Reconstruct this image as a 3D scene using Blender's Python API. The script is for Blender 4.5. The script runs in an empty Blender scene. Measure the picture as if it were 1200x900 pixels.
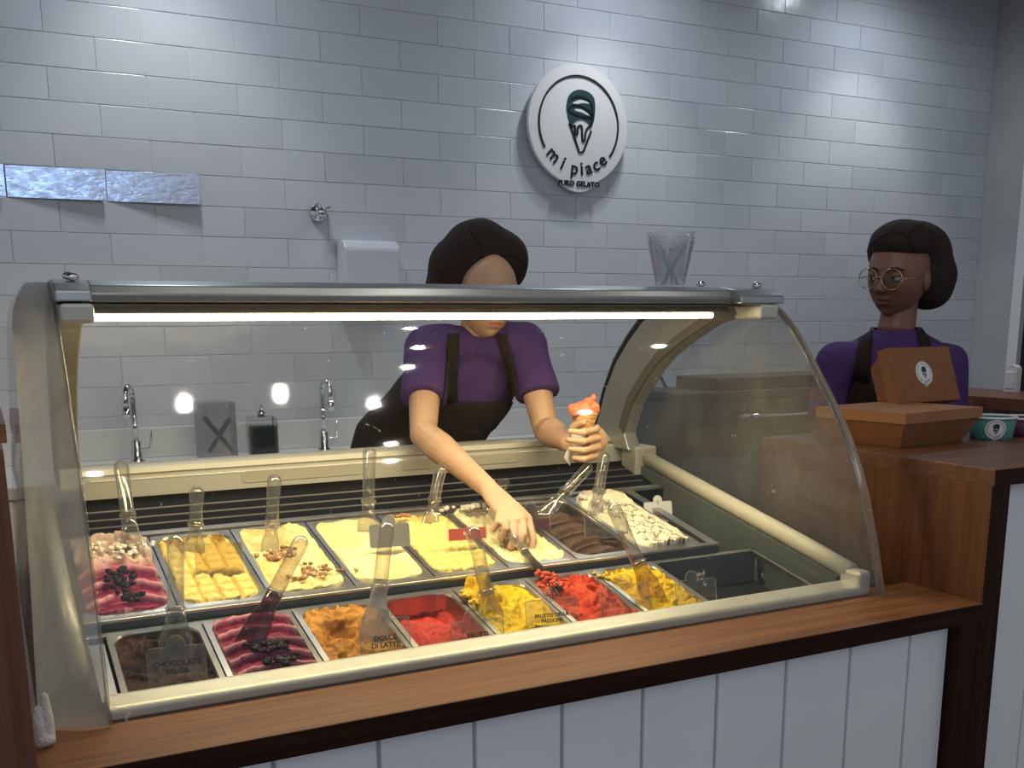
import bpy, bmesh, math, random
from mathutils import Vector, Matrix, noise
random.seed(7)
scene = bpy.context.scene
COL = scene.collection
PI = math.pi

# ------------------------------------------------------------------ camera
CAM = Vector((0.0, 0.0, 1.40))
R0 = Vector((0.8910, -0.4539, -0.0064))      # image right
R1 = Vector((-0.0980, -0.1787, -0.9790))     # image down
R2 = Vector((0.4432, 0.8730, -0.2038))       # view direction
FPX, CX, CY = 1202.0, 600.0, 627.24
cd = bpy.data.cameras.new('camera')
cam = bpy.data.objects.new('camera', cd)
COL.objects.link(cam)
m = Matrix.Identity(4)
for i in range(3):
    m[i][0] = R0[i]; m[i][1] = -R1[i]; m[i][2] = -R2[i]; m[i][3] = CAM[i]
cam.matrix_world = m
cd.sensor_width = 36.0
cd.lens = 36.0 * FPX / 1200.0
cd.shift_y = (CY - 450.0) / 1200.0
cd.clip_start = 0.02
scene.camera = cam

# ------------------------------------------------------------------ world, exposure
w = bpy.data.worlds.new('world'); scene.world = w; w.use_nodes = True
bg = w.node_tree.nodes['Background']
bg.inputs['Color'].default_value = (0.88, 0.93, 1.0, 1)
bg.inputs['Strength'].default_value = 0.34
vs = scene.view_settings
vs.view_transform = 'Standard'; vs.look = 'None'; vs.gamma = 1.0
vs.exposure = 0.0
vs.use_curve_mapping = False
try:
    scene.cycles.max_bounces = 10
    scene.cycles.transparent_max_bounces = 24
    scene.cycles.sample_clamp_indirect = 8.0
    scene.cycles.caustics_reflective = False
    scene.cycles.caustics_refractive = False
except Exception:
    pass

CEIL = 3.02
WALL_Y = 3.803
def spot(name, loc, aim, energy, angle, blend, size, color=(1, .95, .88)):
    d = bpy.data.lights.new(name, 'SPOT'); d.energy = energy; d.spot_size = math.radians(angle)
    d.spot_blend = blend; d.shadow_soft_size = size; d.color = color
    o = bpy.data.objects.new(name, d); COL.objects.link(o); o.location = loc
    o.rotation_euler = (Vector(aim) - Vector(loc)).to_track_quat('-Z', 'Y').to_euler()
    return o
def area(name, loc, aim, energy, sx, sy, color):
    d = bpy.data.lights.new(name, 'AREA'); d.shape = 'RECTANGLE'; d.size = sx; d.size_y = sy
    d.energy = energy; d.color = color
    o = bpy.data.objects.new(name, d); COL.objects.link(o); o.location = loc
    o.rotation_euler = (Vector(aim) - Vector(loc)).to_track_quat('-Z', 'Y').to_euler()
    return o
# wall-washing downlights set into the ceiling close to the tiled wall
for lx in (0.62, 2.34, 3.72):
    spot('wall_downlight', (lx, 3.44, CEIL - .03), (lx, 3.50, 0), 22, 80, .7, .035, (1, .98, .95))
    spot('wall_downlight_spill', (lx, 3.30, CEIL - .03), (lx, 3.55, 0), 24, 168, 1.0, .06, (.80, .89, 1.0))
# small ceiling lamps over the case and the customers (their mirror images dot the front glass)
for (lx, ly, e) in ((.58, 1.29, 3.2), (.90, 1.31, 3.2), (1.24, 1.26, 3.2), (1.36, 1.96, 2.0), (1.39, 1.68, 2.4), (1.36, 1.43, 2.6), (1.35, .83, 3.6), (1.38, .61, 3.6),
                    (2.43, 1.63, 3.0), (2.15, 1.10, 3.0), (-.35, 1.0, 4.0), (.3, .7, 4.0)):
    spot('ceiling_lamp', (lx, ly, CEIL - .03), (lx, ly, 0), e, 150, .5, .024, (1, .93, .82))
# soft general light of the open hall behind the customers
area('hall_light', (-0.6, -2.6, 3.6), (1.2, 2.6, 0.9), 10, 4.5, 1.6, (.80, .88, 1.0))

# ------------------------------------------------------------------ pixel helpers (1200 x 900 frame)
def ray(u, v):
    a, b = (u - CX) / FPX, (v - CY) / FPX
    return R0 * a + R1 * b + R2
def onY(u, v, y):
    d = ray(u, v); return CAM + d * ((y - CAM.y) / d.y)
def onX(u, v, x):
    d = ray(u, v); return CAM + d * ((x - CAM.x) / d.x)
def onZ(u, v, z):
    d = ray(u, v); return CAM + d * ((z - CAM.z) / d.z)
SL = 0.20                                     # the pans slope down to the customers
BY, BZ, FY, FZ = 1.905, 0.885, 1.875, 0.866   # back row front edge, front row back edge
def onplane(u, v, y0, z0, dz=0.0):
    d = ray(u, v)
    t = (z0 + dz - CAM.z - SL * (y0 - CAM.y)) / (d.z - SL * d.y)
    return CAM + d * t
def onback(u, v, dz=0.0): return onplane(u, v, BY, BZ, dz)
def onfront(u, v, dz=0.0): return onplane(u, v, FY, FZ, dz)

# ------------------------------------------------------------------ materials
MATS = {}
def nodes_of(name):
    mt = bpy.data.materials.new(name); mt.use_nodes = True
    return mt, mt.node_tree.nodes, mt.node_tree.links, mt.node_tree.nodes['Principled BSDF']
def mat(name, color, rough=.5, metal=0., bump=0., bscale=60., var=0., vscale=8., spec=.5, sss=0., emit=None, coat=0.):
    if name in MATS: return MATS[name]
    mt, N, L, b = nodes_of(name)
    c = (*color, 1)
    b.inputs['Base Color'].default_value = c
    b.inputs['Roughness'].default_value = rough
    b.inputs['Metallic'].default_value = metal
    b.inputs['Specular IOR Level'].default_value = spec
    if sss:
        b.inputs['Subsurface Weight'].default_value = sss
        b.inputs['Subsurface Radius'].default_value = (.012, .006, .003)
        b.inputs['Subsurface Scale'].default_value = .5
    if coat: b.inputs['Coat Weight'].default_value = coat
    tc = N.new('ShaderNodeTexCoord')
    if var:
        n = N.new('ShaderNodeTexNoise'); n.inputs['Scale'].default_value = vscale; n.inputs['Detail'].default_value = 5
        L.new(tc.outputs['Object'], n.inputs['Vector'])
        r = N.new('ShaderNodeMapRange'); r.inputs['From Min'].default_value = .3; r.inputs['From Max'].default_value = .7
        r.inputs['To Min'].default_value = 1 - var; r.inputs['To Max'].default_value = 1 + var
        L.new(n.outputs['Fac'], r.inputs['Value'])
        h = N.new('ShaderNodeHueSaturation'); h.inputs['Color'].default_value = c
        L.new(r.outputs['Result'], h.inputs['Value']); L.new(h.outputs['Color'], b.inputs['Base Color'])
    if bump:
        n2 = N.new('ShaderNodeTexNoise'); n2.inputs['Scale'].default_value = bscale; n2.inputs['Detail'].default_value = 6
        L.new(tc.outputs['Object'], n2.inputs['Vector'])
        bp = N.new('ShaderNodeBump'); bp.inputs['Strength'].default_value = bump; bp.inputs['Distance'].default_value = .01
        L.new(n2.outputs['Fac'], bp.inputs['Height']); L.new(bp.outputs['Normal'], b.inputs['Normal'])
    if emit:
        b.inputs['Emission Color'].default_value = (*emit[0], 1); b.inputs['Emission Strength'].default_value = emit[1]
    MATS[name] = mt
    return mt
def wood(name, c1, c2, scale, rough=.42, spec=.5):
    """laminate with long grain; scale = noise frequency per axis (small along the grain)"""
    mt, N, L, b = nodes_of(name)
    tc = N.new('ShaderNodeTexCoord'); mp = N.new('ShaderNodeMapping'); mp.inputs['Scale'].default_value = scale
    L.new(tc.outputs['Object'], mp.inputs['Vector'])
    n = N.new('ShaderNodeTexNoise'); n.inputs['Scale'].default_value = 1.0; n.inputs['Detail'].default_value = 9
    n.inputs['Roughness'].default_value = .68; n.inputs['Distortion'].default_value = .6
    L.new(mp.outputs['Vector'], n.inputs['Vector'])
    mp2 = N.new('ShaderNodeMapping'); mp2.inputs['Scale'].default_value = tuple(s * 5 for s in scale)
    L.new(tc.outputs['Object'], mp2.inputs['Vector'])
    n2 = N.new('ShaderNodeTexNoise'); n2.inputs['Scale'].default_value = 1.0; n2.inputs['Detail'].default_value = 4
    L.new(mp2.outputs['Vector'], n2.inputs['Vector'])
    mx = N.new('ShaderNodeMath'); mx.operation = 'MULTIPLY_ADD'; mx.inputs[1].default_value = .35
    L.new(n2.outputs['Fac'], mx.inputs[0]); L.new(n.outputs['Fac'], mx.inputs[2])
    cr = N.new('ShaderNodeValToRGB'); cr.color_ramp.elements[0].position = .52; cr.color_ramp.elements[1].position = .82
    cr.color_ramp.elements[0].color = (*c1, 1); cr.color_ramp.elements[1].color = (*c2, 1)
    L.new(mx.outputs[0], cr.inputs['Fac']); L.new(cr.outputs['Color'], b.inputs['Base Color'])
    b.inputs['Roughness'].default_value = rough; b.inputs['Specular IOR Level'].default_value = spec
    bp = N.new('ShaderNodeBump'); bp.inputs['Strength'].default_value = .06; bp.inputs['Distance'].default_value = .004
    L.new(mx.outputs[0], bp.inputs['Height']); L.new(bp.outputs['Normal'], b.inputs['Normal'])
    MATS[name] = mt
    return mt
def glass(name, tint=(1, 1, 1), fres=1.45, haze=0., haze_col=(.75, .75, .72), hscale=3., hcontrast=(.35, .7), stretch=(1, 1, 1), smear=0., rough=0., edge=0.):
    """thin clear sheet: see-through plus mirror by Fresnel; haze = film of condensation or smears on it"""
    if name in MATS: return MATS[name]
    mt = bpy.data.materials.new(name); mt.use_nodes = True
    N, L = mt.node_tree.nodes, mt.node_tree.links
    N.remove(N['Principled BSDF']); out = N['Material Output']
    tr = N.new('ShaderNodeBsdfTransparent'); tr.inputs['Color'].default_value = (*tint, 1)
    gl = N.new('ShaderNodeBsdfGlossy'); gl.inputs['Roughness'].default_value = rough
    fr = N.new('ShaderNodeFresnel'); fr.inputs['IOR'].default_value = fres
    geo = N.new('ShaderNodeNewGeometry')
    m1 = N.new('ShaderNodeMixShader')
    # Fresnel only from the front side (the back side of a thin sheet would give total reflection)
    iorm = N.new('ShaderNodeMix'); iorm.data_type = 'FLOAT'
    iorm.inputs[2].default_value = fres; iorm.inputs[3].default_value = fres
    L.new(geo.outputs['Backfacing'], iorm.inputs[0])
    lw = N.new('ShaderNodeLayerWeight'); lw.inputs['Blend'].default_value = .32
    L.new(iorm.outputs[0], fr.inputs['IOR'])
    f_out = lw.outputs['Fresnel']
    if edge:
        e = N.new('ShaderNodeMath'); e.operation = 'MULTIPLY_ADD'; e.inputs[1].default_value = edge; e.inputs[2].default_value = .03
        e.use_clamp = True
        L.new(lw.outputs['Facing'], e.inputs[0]); f_out = e.outputs[0]
    else:
        e = N.new('ShaderNodeMath'); e.operation = 'MULTIPLY'; e.inputs[1].default_value = .9
        L.new(lw.outputs['Fresnel'], e.inputs[0]); f_out = e.outputs[0]
    L.new(f_out, m1.inputs[0]); L.new(tr.outputs[0], m1.inputs[1]); L.new(gl.outputs[0], m1.inputs[2])
    last = m1
    if haze or smear:
        tc = N.new('ShaderNodeTexCoord'); mp = N.new('ShaderNodeMapping'); mp.inputs['Scale'].default_value = stretch
        L.new(tc.outputs['Object'], mp.inputs['Vector'])
        n = N.new('ShaderNodeTexNoise'); n.inputs['Scale'].default_value = hscale; n.inputs['Detail'].default_value = 8
        n.inputs['Roughness'].default_value = .6
        L.new(mp.outputs['Vector'], n.inputs['Vector'])
        r = N.new('ShaderNodeMapRange'); r.inputs['From Min'].default_value = hcontrast[0]; r.inputs['From Max'].default_value = hcontrast[1]
        r.inputs['To Min'].default_value = haze * .45; r.inputs['To Max'].default_value = haze
        L.new(n.outputs['Fac'], r.inputs['Value'])
        fac = r.outputs['Result']
        if smear:
            n3 = N.new('ShaderNodeTexNoise'); n3.inputs['Scale'].default_value = 38; n3.inputs['Detail'].default_value = 10
            n3.inputs['Roughness'].default_value = .72; n3.inputs['Distortion'].default_value = 1.2
            L.new(mp.outputs['Vector'], n3.inputs['Vector'])
            r3 = N.new('ShaderNodeMapRange'); r3.inputs['From Min'].default_value = .645; r3.inputs['From Max'].default_value = .69
            r3.inputs['To Min'].default_value = 0; r3.inputs['To Max'].default_value = smear
            L.new(n3.outputs['Fac'], r3.inputs['Value'])
            ad = N.new('ShaderNodeMath'); ad.operation = 'ADD'; ad.use_clamp = True
            L.new(fac, ad.inputs[0]); L.new(r3.outputs['Result'], ad.inputs[1]); fac = ad.outputs[0]
        df = N.new('ShaderNodeBsdfDiffuse'); df.inputs['Color'].default_value = (*haze_col, 1)
        tl = N.new('ShaderNodeBsdfTranslucent'); tl.inputs['Color'].default_value = (*haze_col, 1)
        ms = N.new('ShaderNodeMixShader'); ms.inputs[0].default_value = .5
        L.new(df.outputs[0], ms.inputs[1]); L.new(tl.outputs[0], ms.inputs[2])
        m2 = N.new('ShaderNodeMixShader')
        L.new(fac, m2.inputs[0]); L.new(m1.outputs[0], m2.inputs[1]); L.new(ms.outputs[0], m2.inputs[2])
        last = m2
    L.new(last.outputs[0], out.inputs['Surface'])
    MATS[name] = mt
    return mt

M_STEEL = mat('brushed_steel', (.50, .48, .42), .32, 1., bump=.03, bscale=220, var=.12, vscale=30)
M_RAIL = mat('satin_aluminium_rail', (.60, .60, .52), .42, .35, var=.06, vscale=12)
M_TOPRAIL = mat('grey_aluminium_rail', (.36, .39, .39), .30, .7, var=.05)
M_CHROME = mat('polished_chrome', (.72, .72, .74), .08, 1.)
M_BLACK = mat('black_rubber', (.012, .012, .013), .5)
M_DARK = mat('dark_grille_plastic', (.005, .005, .005), .7, spec=.1)
M_BEIGE = mat('beige_painted_frame', (.48, .46, .38), .45, .2, var=.04)
M_WHITE = mat('white_plastic', (.78, .78, .78), .4)
M_PAINT = mat('white_painted_board', (.80, .815, .82), .45, var=.04, vscale=3)
M_WOODX = wood('walnut_grain_along', (.15, .056, .020), (.31, .130, .050), (1.4, 48, 48))
M_WOODZ = wood('walnut_grain_upright', (.10, .034, .013), (.20, .072, .028), (34, 34, .9))
M_WOODT = wood('walnut_counter_top', (.11, .042, .020), (.21, .088, .045), (2.0, 26, 26), .4)
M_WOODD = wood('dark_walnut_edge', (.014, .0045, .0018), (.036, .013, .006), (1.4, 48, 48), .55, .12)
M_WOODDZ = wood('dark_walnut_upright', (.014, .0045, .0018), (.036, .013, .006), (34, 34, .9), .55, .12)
M_CLEAR = glass('clear_plastic', (.86, .86, .83), edge=.85, rough=.10, haze=.15, haze_col=(.50, .48, .42), hscale=12)
M_TAG = glass('clear_acrylic', (.92, .92, .90), haze=.09, haze_col=(.8, .78, .7), hscale=4, rough=.02)
M_GREYTAG = mat('grey_card', (.20, .20, .20), .6)
M_INK = mat('dark_print', (.03, .03, .03), .6)

# ------------------------------------------------------------------ builders
def link(o, parent=None, kind=None):
    COL.objects.link(o)
    if parent: o.parent = parent
    if kind: o['kind'] = kind
    return o
def obj(name, me, material=None, parent=None, kind=None, smooth=False):
    o = bpy.data.objects.new(name, me)
    if material is not None:
        mats = material if isinstance(material, (list, tuple)) else [material]
        if len(me.materials) == 0:
            for x in mats: me.materials.append(x)
    if smooth:
        for p in me.polygons: p.use_smooth = True
    return link(o, parent, kind)
def tag(o, label, cat, group=None):
    o['label'] = label; o['category'] = cat
    if group: o['group'] = group
    return o
def thing(name, loc, label, cat, group=None, rz=0.):
    o = bpy.data.objects.new(name, None); COL.objects.link(o); o.empty_display_size = .05
    o.location = loc; o.rotation_euler = (0, 0, rz)
    return tag(o, label, cat, group)
def bm_mesh(bm, name='mesh'):
    me = bpy.data.meshes.new(name); bm.to_mesh(me); bm.free(); return me
def pydata(name, v, f):
    me = bpy.data.meshes.new(name); me.from_pydata([tuple(x) for x in v], [], f); me.update(); return me
def add_box(bm, lo, hi, bevel=0., seg=2):
    r = bmesh.ops.create_cube(bm, size=1.0)
    vs_ = r['verts']
    c = [(lo[i] + hi[i]) / 2 for i in range(3)]; s = [hi[i] - lo[i] for i in range(3)]
    for v in vs_: v.co = Vector((c[0] + v.co.x * s[0], c[1] + v.co.y * s[1], c[2] + v.co.z * s[2]))
    if bevel:
        es = list({e for v in vs_ for e in v.link_edges})
        bmesh.ops.bevel(bm, geom=es, offset=bevel, segments=seg, affect='EDGES', profile=.5)
def box(name, lo, hi, material, parent=None, bevel=.002, kind=None, org=None, seg=2):
    """box given in world coordinates; parent's location is taken off"""
    o0 = Vector((0, 0, 0)) if parent is None else base_of(parent)
    if parent is None: o0 = Vector(((lo[0] + hi[0]) / 2, (lo[1] + hi[1]) / 2, lo[2]))
    bm = bmesh.new(); add_box(bm, Vector(lo) - o0, Vector(hi) - o0, bevel, seg)
    ob = obj(name, bm_mesh(bm, name), material, parent, kind)
    if parent is None: ob.location = o0
    return ob
def base_of(o):
    v = Vector((0, 0, 0))
    while o is not None:
        v = v + Vector(o.location); o = o.parent
    return v
def frames(pts):
    n = len(pts); ts = []
    for i in range(n):
        a = pts[max(i - 1, 0)]; b = pts[min(i + 1, n - 1)]
        t = (b - a); t = t.normalized() if t.length > 1e-9 else Vector((0, 0, 1)); ts.append(t)
    return ts
def add_tube(bm, pts, rad, seg=12, side=None, flat=None, cap=True, dome=False):
    """loft round (or flattened: flat = list of thickness) sections along pts; side = width direction"""
    pts = [Vector(p) for p in pts]; n = len(pts)
    if not hasattr(rad, '__len__'): rad = [rad] * n
    if flat is None: flat = rad
    elif not hasattr(flat, '__len__'): flat = [flat] * n
    if dome:
        def dm(p, t, r, f):
            return [(p + t * r * math.sin(a), r * math.cos(a), f * math.cos(a)) for a in (.5, 1.0, 1.35)]
        t0 = (pts[0] - pts[1]).normalized(); t1 = (pts[-1] - pts[-2]).normalized()
        s = dm(pts[0], t0, rad[0], flat[0])[::-1]; e = dm(pts[-1], t1, rad[-1], flat[-1])
        pts = [x[0] for x in s] + pts + [x[0] for x in e]
        rad = [x[1] for x in s] + list(rad) + [x[1] for x in e]
        flat = [x[2] for x in s] + list(flat) + [x[2] for x in e]
        n = len(pts)
    ts = frames(pts)
    if side is None:
        side = Vector((1, 0, 0)) if abs(ts[0].x) < .8 else Vector((0, 1, 0))
    u = Vector(side); rings = []
    for i in range(n):
        t = ts[i]
        u = (u - t * u.dot(t))
        if u.length < 1e-6: u = t.orthogonal()
        u.normalize(); v = t.cross(u)
        ring = []
        for k in range(seg):
            a = 2 * PI * k / seg
            ring.append(bm.verts.new(pts[i] + u * (rad[i] * math.cos(a)) + v * (flat[i] * math.sin(a))))
        rings.append(ring)
    for i in range(n - 1):
        for k in range(seg):
            bm.faces.new((rings[i][k], rings[i][(k + 1) % seg], rings[i + 1][(k + 1) % seg], rings[i + 1][k]))
    if cap:
        bm.faces.new(rings[0][::-1]); bm.faces.new(rings[-1])
def tube(name, pts, rad, material, parent=None, seg=12, side=None, flat=None, dome=False, smooth=True):
    o0 = base_of(parent) if parent else Vector((0, 0, 0))
    bm = bmesh.new(); add_tube(bm, [Vector(p) - o0 for p in pts], rad, seg, side, flat, True, dome)
    bmesh.ops.recalc_face_normals(bm, faces=bm.faces)
    return obj(name, bm_mesh(bm, name), material, parent, None, smooth)
def add_lathe(bm, prof, seg=24, axis_o=Vector((0, 0, 0))):
    rings = []
    for (r, z) in prof:
        rings.append([bm.verts.new(axis_o + Vector((r * math.cos(2 * PI * k / seg), r * math.sin(2 * PI * k / seg), z))) for k in range(seg)])
    for i in range(len(prof) - 1):
        for k in range(seg):
            bm.faces.new((rings[i][k], rings[i][(k + 1) % seg], rings[i + 1][(k + 1) % seg], rings[i + 1][k]))
    return rings
def lathe(name, prof, material, parent=None, seg=28, at=Vector((0, 0, 0)), capb=True, capt=False, rot=None):
    bm = bmesh.new(); r = add_lathe(bm, prof, seg)
    if capb: bm.faces.new(r[0][::-1])
    if capt: bm.faces.new(r[-1])
    M = Matrix.Identity(4)
    if rot is not None: M = rot.to_4x4()
    bmesh.ops.transform(bm, matrix=Matrix.Translation(at) @ M, verts=bm.verts)
    bmesh.ops.recalc_face_normals(bm, faces=bm.faces)
    return obj(name, bm_mesh(bm, name), material, parent, None, True)
def extrude_x(name, prof, x0, x1, material, parent=None, bevel=0., smooth=False, closed=True):
    """prism along X from a (y, z) outline in world coordinates"""
    o0 = base_of(parent) if parent else Vector((0, 0, 0))
    n = len(prof)
    v = [Vector((x0, p[0], p[1])) - o0 for p in prof] + [Vector((x1, p[0], p[1])) - o0 for p in prof]
    f = [[i, (i + 1) % n, n + (i + 1) % n, n + i] for i in range(n)]
    f += [list(range(n))[::-1], list(range(n, 2 * n))]
    me = pydata(name, v, f)
    bm = bmesh.new(); bm.from_mesh(me)
    bmesh.ops.recalc_face_normals(bm, faces=bm.faces)
    if bevel: bmesh.ops.bevel(bm, geom=list(bm.edges), offset=bevel, segments=2, affect='EDGES', profile=.5)
    bm.to_mesh(me); bm.free()
    o = obj(name, me, material, parent)
    return o
def strip_x(name, prof, x0, x1, material, parent=None, nx=1, thick=0.):
    """open sheet along X following a (y, z) curve"""
    o0 = base_of(parent) if parent else Vector((0, 0, 0)); n = len(prof)
    v, f = [], []
    for i in range(nx + 1):
        x = x0 + (x1 - x0) * i / nx
        v += [Vector((x, p[0], p[1])) - o0 for p in prof]
    for i in range(nx):
        for k in range(n - 1):
            f.append([i * n + k, (i + 1) * n + k, (i + 1) * n + k + 1, i * n + k + 1])
    o = obj(name, pydata(name, v, f), material, parent, None, True)
    if thick:
        s = o.modifiers.new('thickness', 'SOLIDIFY'); s.thickness = thick; s.offset = 0
    return o
def spline(pts, n=8):
    """Catmull-Rom through 2-tuples or Vectors"""
    pts = [Vector(p) for p in pts]; out = []
    q = [pts[0] * 2 - pts[1]] + pts + [pts[-1] * 2 - pts[-2]]
    for i in range(1, len(q) - 2):
        for k in range(n):
            t = k / n; a, b, c, d = q[i - 1], q[i], q[i + 1], q[i + 2]
            out.append(.5 * ((2 * b) + (c - a) * t + (2 * a - 5 * b + 4 * c - d) * t * t + (3 * b - a - 3 * c + d) * t ** 3))
    out.append(pts[-1])
    return out
TMP = bpy.data.scenes.new('workbench')
def evaluated(o):
    TMP.collection.objects.link(o)
    TMP.view_layers[0].update(); dg = TMP.view_layers[0].depsgraph
    return bpy.data.meshes.new_from_object(o.evaluated_get(dg))
def remesh(bm, voxel, smooth=4, factor=.5):
    me = bm_mesh(bm, 'tmp')
    o = bpy.data.objects.new('tmp', me)
    r = o.modifiers.new('r', 'REMESH'); r.mode = 'VOXEL'; r.voxel_size = voxel; r.use_smooth_shade = True
    if smooth:
        s = o.modifiers.new('s', 'SMOOTH'); s.iterations = smooth; s.factor = factor
    res = evaluated(o)
    bpy.data.objects.remove(o); bpy.data.meshes.remove(me)
    for p in res.polygons: p.use_smooth = True
    return res
def add_ell(bm, c, r, M=None, seg=20, rings=14):
    x = bmesh.ops.create_uvsphere(bm, u_segments=seg, v_segments=rings, radius=1.0)
    T = Matrix.Translation(Vector(c)) @ (M.to_4x4() if M else Matrix.Identity(4)) @ Matrix.Diagonal((r[0], r[1], r[2], 1))
    bmesh.ops.transform(bm, matrix=T, verts=x['verts'])
def text(name, s, size, material, parent, M, extrude=.0006, bold=0., align='CENTER', spacing=1.):
    cu = bpy.data.curves.new('t', 'FONT'); cu.body = s; cu.size = size; cu.extrude = extrude; cu.align_x = align
    cu.align_y = 'CENTER'; cu.offset = bold; cu.space_character = spacing; cu.resolution_u = 3
    o = bpy.data.objects.new('t', cu)
    me = evaluated(o)
    bpy.data.objects.remove(o); bpy.data.curves.remove(cu)
    me.transform(M)
    return obj(name, me, material, parent)
def flat_shape(name, outline, z0, z1, material, parent, M):
    """plate in a local XY plane, from z0 to z1, placed with M"""
    bm = bmesh.new(); n = len(outline)
    a = [bm.verts.new((p[0], p[1], z0)) for p in outline]; b = [bm.verts.new((p[0], p[1], z1)) for p in outline]
    bm.faces.new(a[::-1]); bm.faces.new(b)
    for i in range(n): bm.faces.new((a[i], a[(i + 1) % n], b[(i + 1) % n], b[i]))
    bmesh.ops.recalc_face_normals(bm, faces=bm.faces)
    bmesh.ops.transform(bm, matrix=M, verts=bm.verts)
    return obj(name, bm_mesh(bm, name), material, parent)
def line_shape(name, pts, wd, z, material, parent, M, closed=False, h=.001):
    """raised line of width wd in the local XY plane"""
    bm = bmesh.new(); P = [Vector((p[0], p[1], 0)) for p in pts]; n = len(P); L_, R_ = [], []
    for i in range(n):
        a = P[(i - 1) % n] if closed else P[max(i - 1, 0)]; b = P[(i + 1) % n] if closed else P[min(i + 1, n - 1)]
        t = (b - a).normalized(); nn = Vector((-t.y, t.x, 0)) * wd / 2
        L_.append((bm.verts.new(P[i] + nn + Vector((0, 0, z))), bm.verts.new(P[i] + nn + Vector((0, 0, z + h)))))
        R_.append((bm.verts.new(P[i] - nn + Vector((0, 0, z))), bm.verts.new(P[i] - nn + Vector((0, 0, z + h)))))
    for i in range(n if closed else n - 1):
        j = (i + 1) % n
        bm.faces.new((L_[i][1], R_[i][1], R_[j][1], L_[j][1]))
        bm.faces.new((L_[i][0], L_[i][1], L_[j][1], L_[j][0])); bm.faces.new((R_[i][1], R_[i][0], R_[j][0], R_[j][1]))
    bmesh.ops.transform(bm, matrix=M, verts=bm.verts)
    bmesh.ops.recalc_face_normals(bm, faces=bm.faces)
    return obj(name, bm_mesh(bm, name), material, parent)
def rrect(w_, h_, r, n=6, cx=0., cy=0.):
    out = []
    for (sx, sy, a0) in ((1, 1, 0), (-1, 1, 90), (-1, -1, 180), (1, -1, 270)):
        for k in range(n + 1):
            a = math.radians(a0 + 90 * k / n)
            out.append((cx + sx * (w_ / 2 - r) + r * math.cos(a), cy + sy * (h_ / 2 - r) + r * math.sin(a)))
    return out

# ================================================================== the setting
GX, GZ, HALF, ROWH = 0.4229, 2.4122, 0.1509, 0.102     # tile grid found from the joints in the photograph
XR = GX + 28 * HALF                                    # corner with the painted wall
def struct(o): o['kind'] = 'structure'; return o

# tiled back wall: grout slab with one object per tile
def tile_material():
    mt, N, L, b = nodes_of('glazed_white_tile')
    oi = N.new('ShaderNodeObjectInfo')
    r = N.new('ShaderNodeMapRange'); r.inputs['To Min'].default_value = .93; r.inputs['To Max'].default_value = 1.04
    L.new(oi.outputs['Random'], r.inputs['Value'])
    h = N.new('ShaderNodeHueSaturation'); h.inputs['Color'].default_value = (.60, .625, .665, 1)
    L.new(r.outputs['Result'], h.inputs['Value']); L.new(h.outputs['Color'], b.inputs['Base Color'])
    b.inputs['Roughness'].default_value = .19
    tc = N.new('ShaderNodeTexCoord')
    n = N.new('ShaderNodeTexNoise'); n.inputs['Scale'].default_value = 9; n.inputs['Detail'].default_value = 2
    L.new(tc.outputs['Object'], n.inputs['Vector'])
    bp = N.new('ShaderNodeBump'); bp.inputs['Strength'].default_value = .10; bp.inputs['Distance'].default_value = .02
    L.new(n.outputs['Fac'], bp.inputs['Height']); L.new(bp.outputs['Normal'], b.inputs['Normal'])
    return mt
M_TILE = tile_material()
M_GROUT = mat('white_grout', (.80, .81, .82), .8, bump=.1)
wall = struct(box('wall_back', (-2.6, WALL_Y, 0), (XR + .1, WALL_Y + .12, CEIL), M_GROUT, bevel=0))
WB = base_of(wall)
def tile_mesh(wd, name):
    bm = bmesh.new(); g = .0010
    add_box(bm, (-wd / 2 + g, -.0035, -ROWH / 2 + g), (wd / 2 - g, .004, ROWH / 2 - g), .0014, 2)
    return bm_mesh(bm, name)
ME_FULL, ME_HALF = tile_mesh(2 * HALF, 'tile_full'), tile_mesh(HALF, 'tile_half')
ME_FULL.materials.append(M_TILE); ME_HALF.materials.append(M_TILE)
def mirror_material():
    mt, N, L, b = nodes_of('mirror_tile')  # metallic mirror finish added to strengthen the blue reflection in these tiles
    b.inputs['Base Color'].default_value = (.55, .60, .70, 1); b.inputs['Metallic'].default_value = .75
    tc = N.new('ShaderNodeTexCoord'); mp = N.new('ShaderNodeMapping'); mp.inputs['Scale'].default_value = (14, 14, 40); mp.inputs['Rotation'].default_value = (0, .5, 0)
    L.new(tc.outputs['Object'], mp.inputs['Vector'])
    n = N.new('ShaderNodeTexNoise'); n.inputs['Scale'].default_value = 1.5; n.inputs['Detail'].default_value = 8
    L.new(mp.outputs['Vector'], n.inputs['Vector'])
    r = N.new('ShaderNodeMapRange'); r.inputs['From Min'].default_value = .3; r.inputs['From Max'].default_value = .7
    r.inputs['To Min'].default_value = .05; r.inputs['To Max'].default_value = .32
    L.new(n.outputs['Fac'], r.inputs['Value']); L.new(r.outputs['Result'], b.inputs['Roughness'])
    bp = N.new('ShaderNodeBump'); bp.inputs['Strength'].default_value = .12; bp.inputs['Distance'].default_value = .01
    L.new(n.outputs['Fac'], bp.inputs['Height']); L.new(bp.outputs['Normal'], b.inputs['Normal'])
    return mt
ME_MIRROR = tile_mesh(2 * HALF, 'tile_mirror'); ME_MIRROR.materials.append(mirror_material())
spots = []
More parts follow.
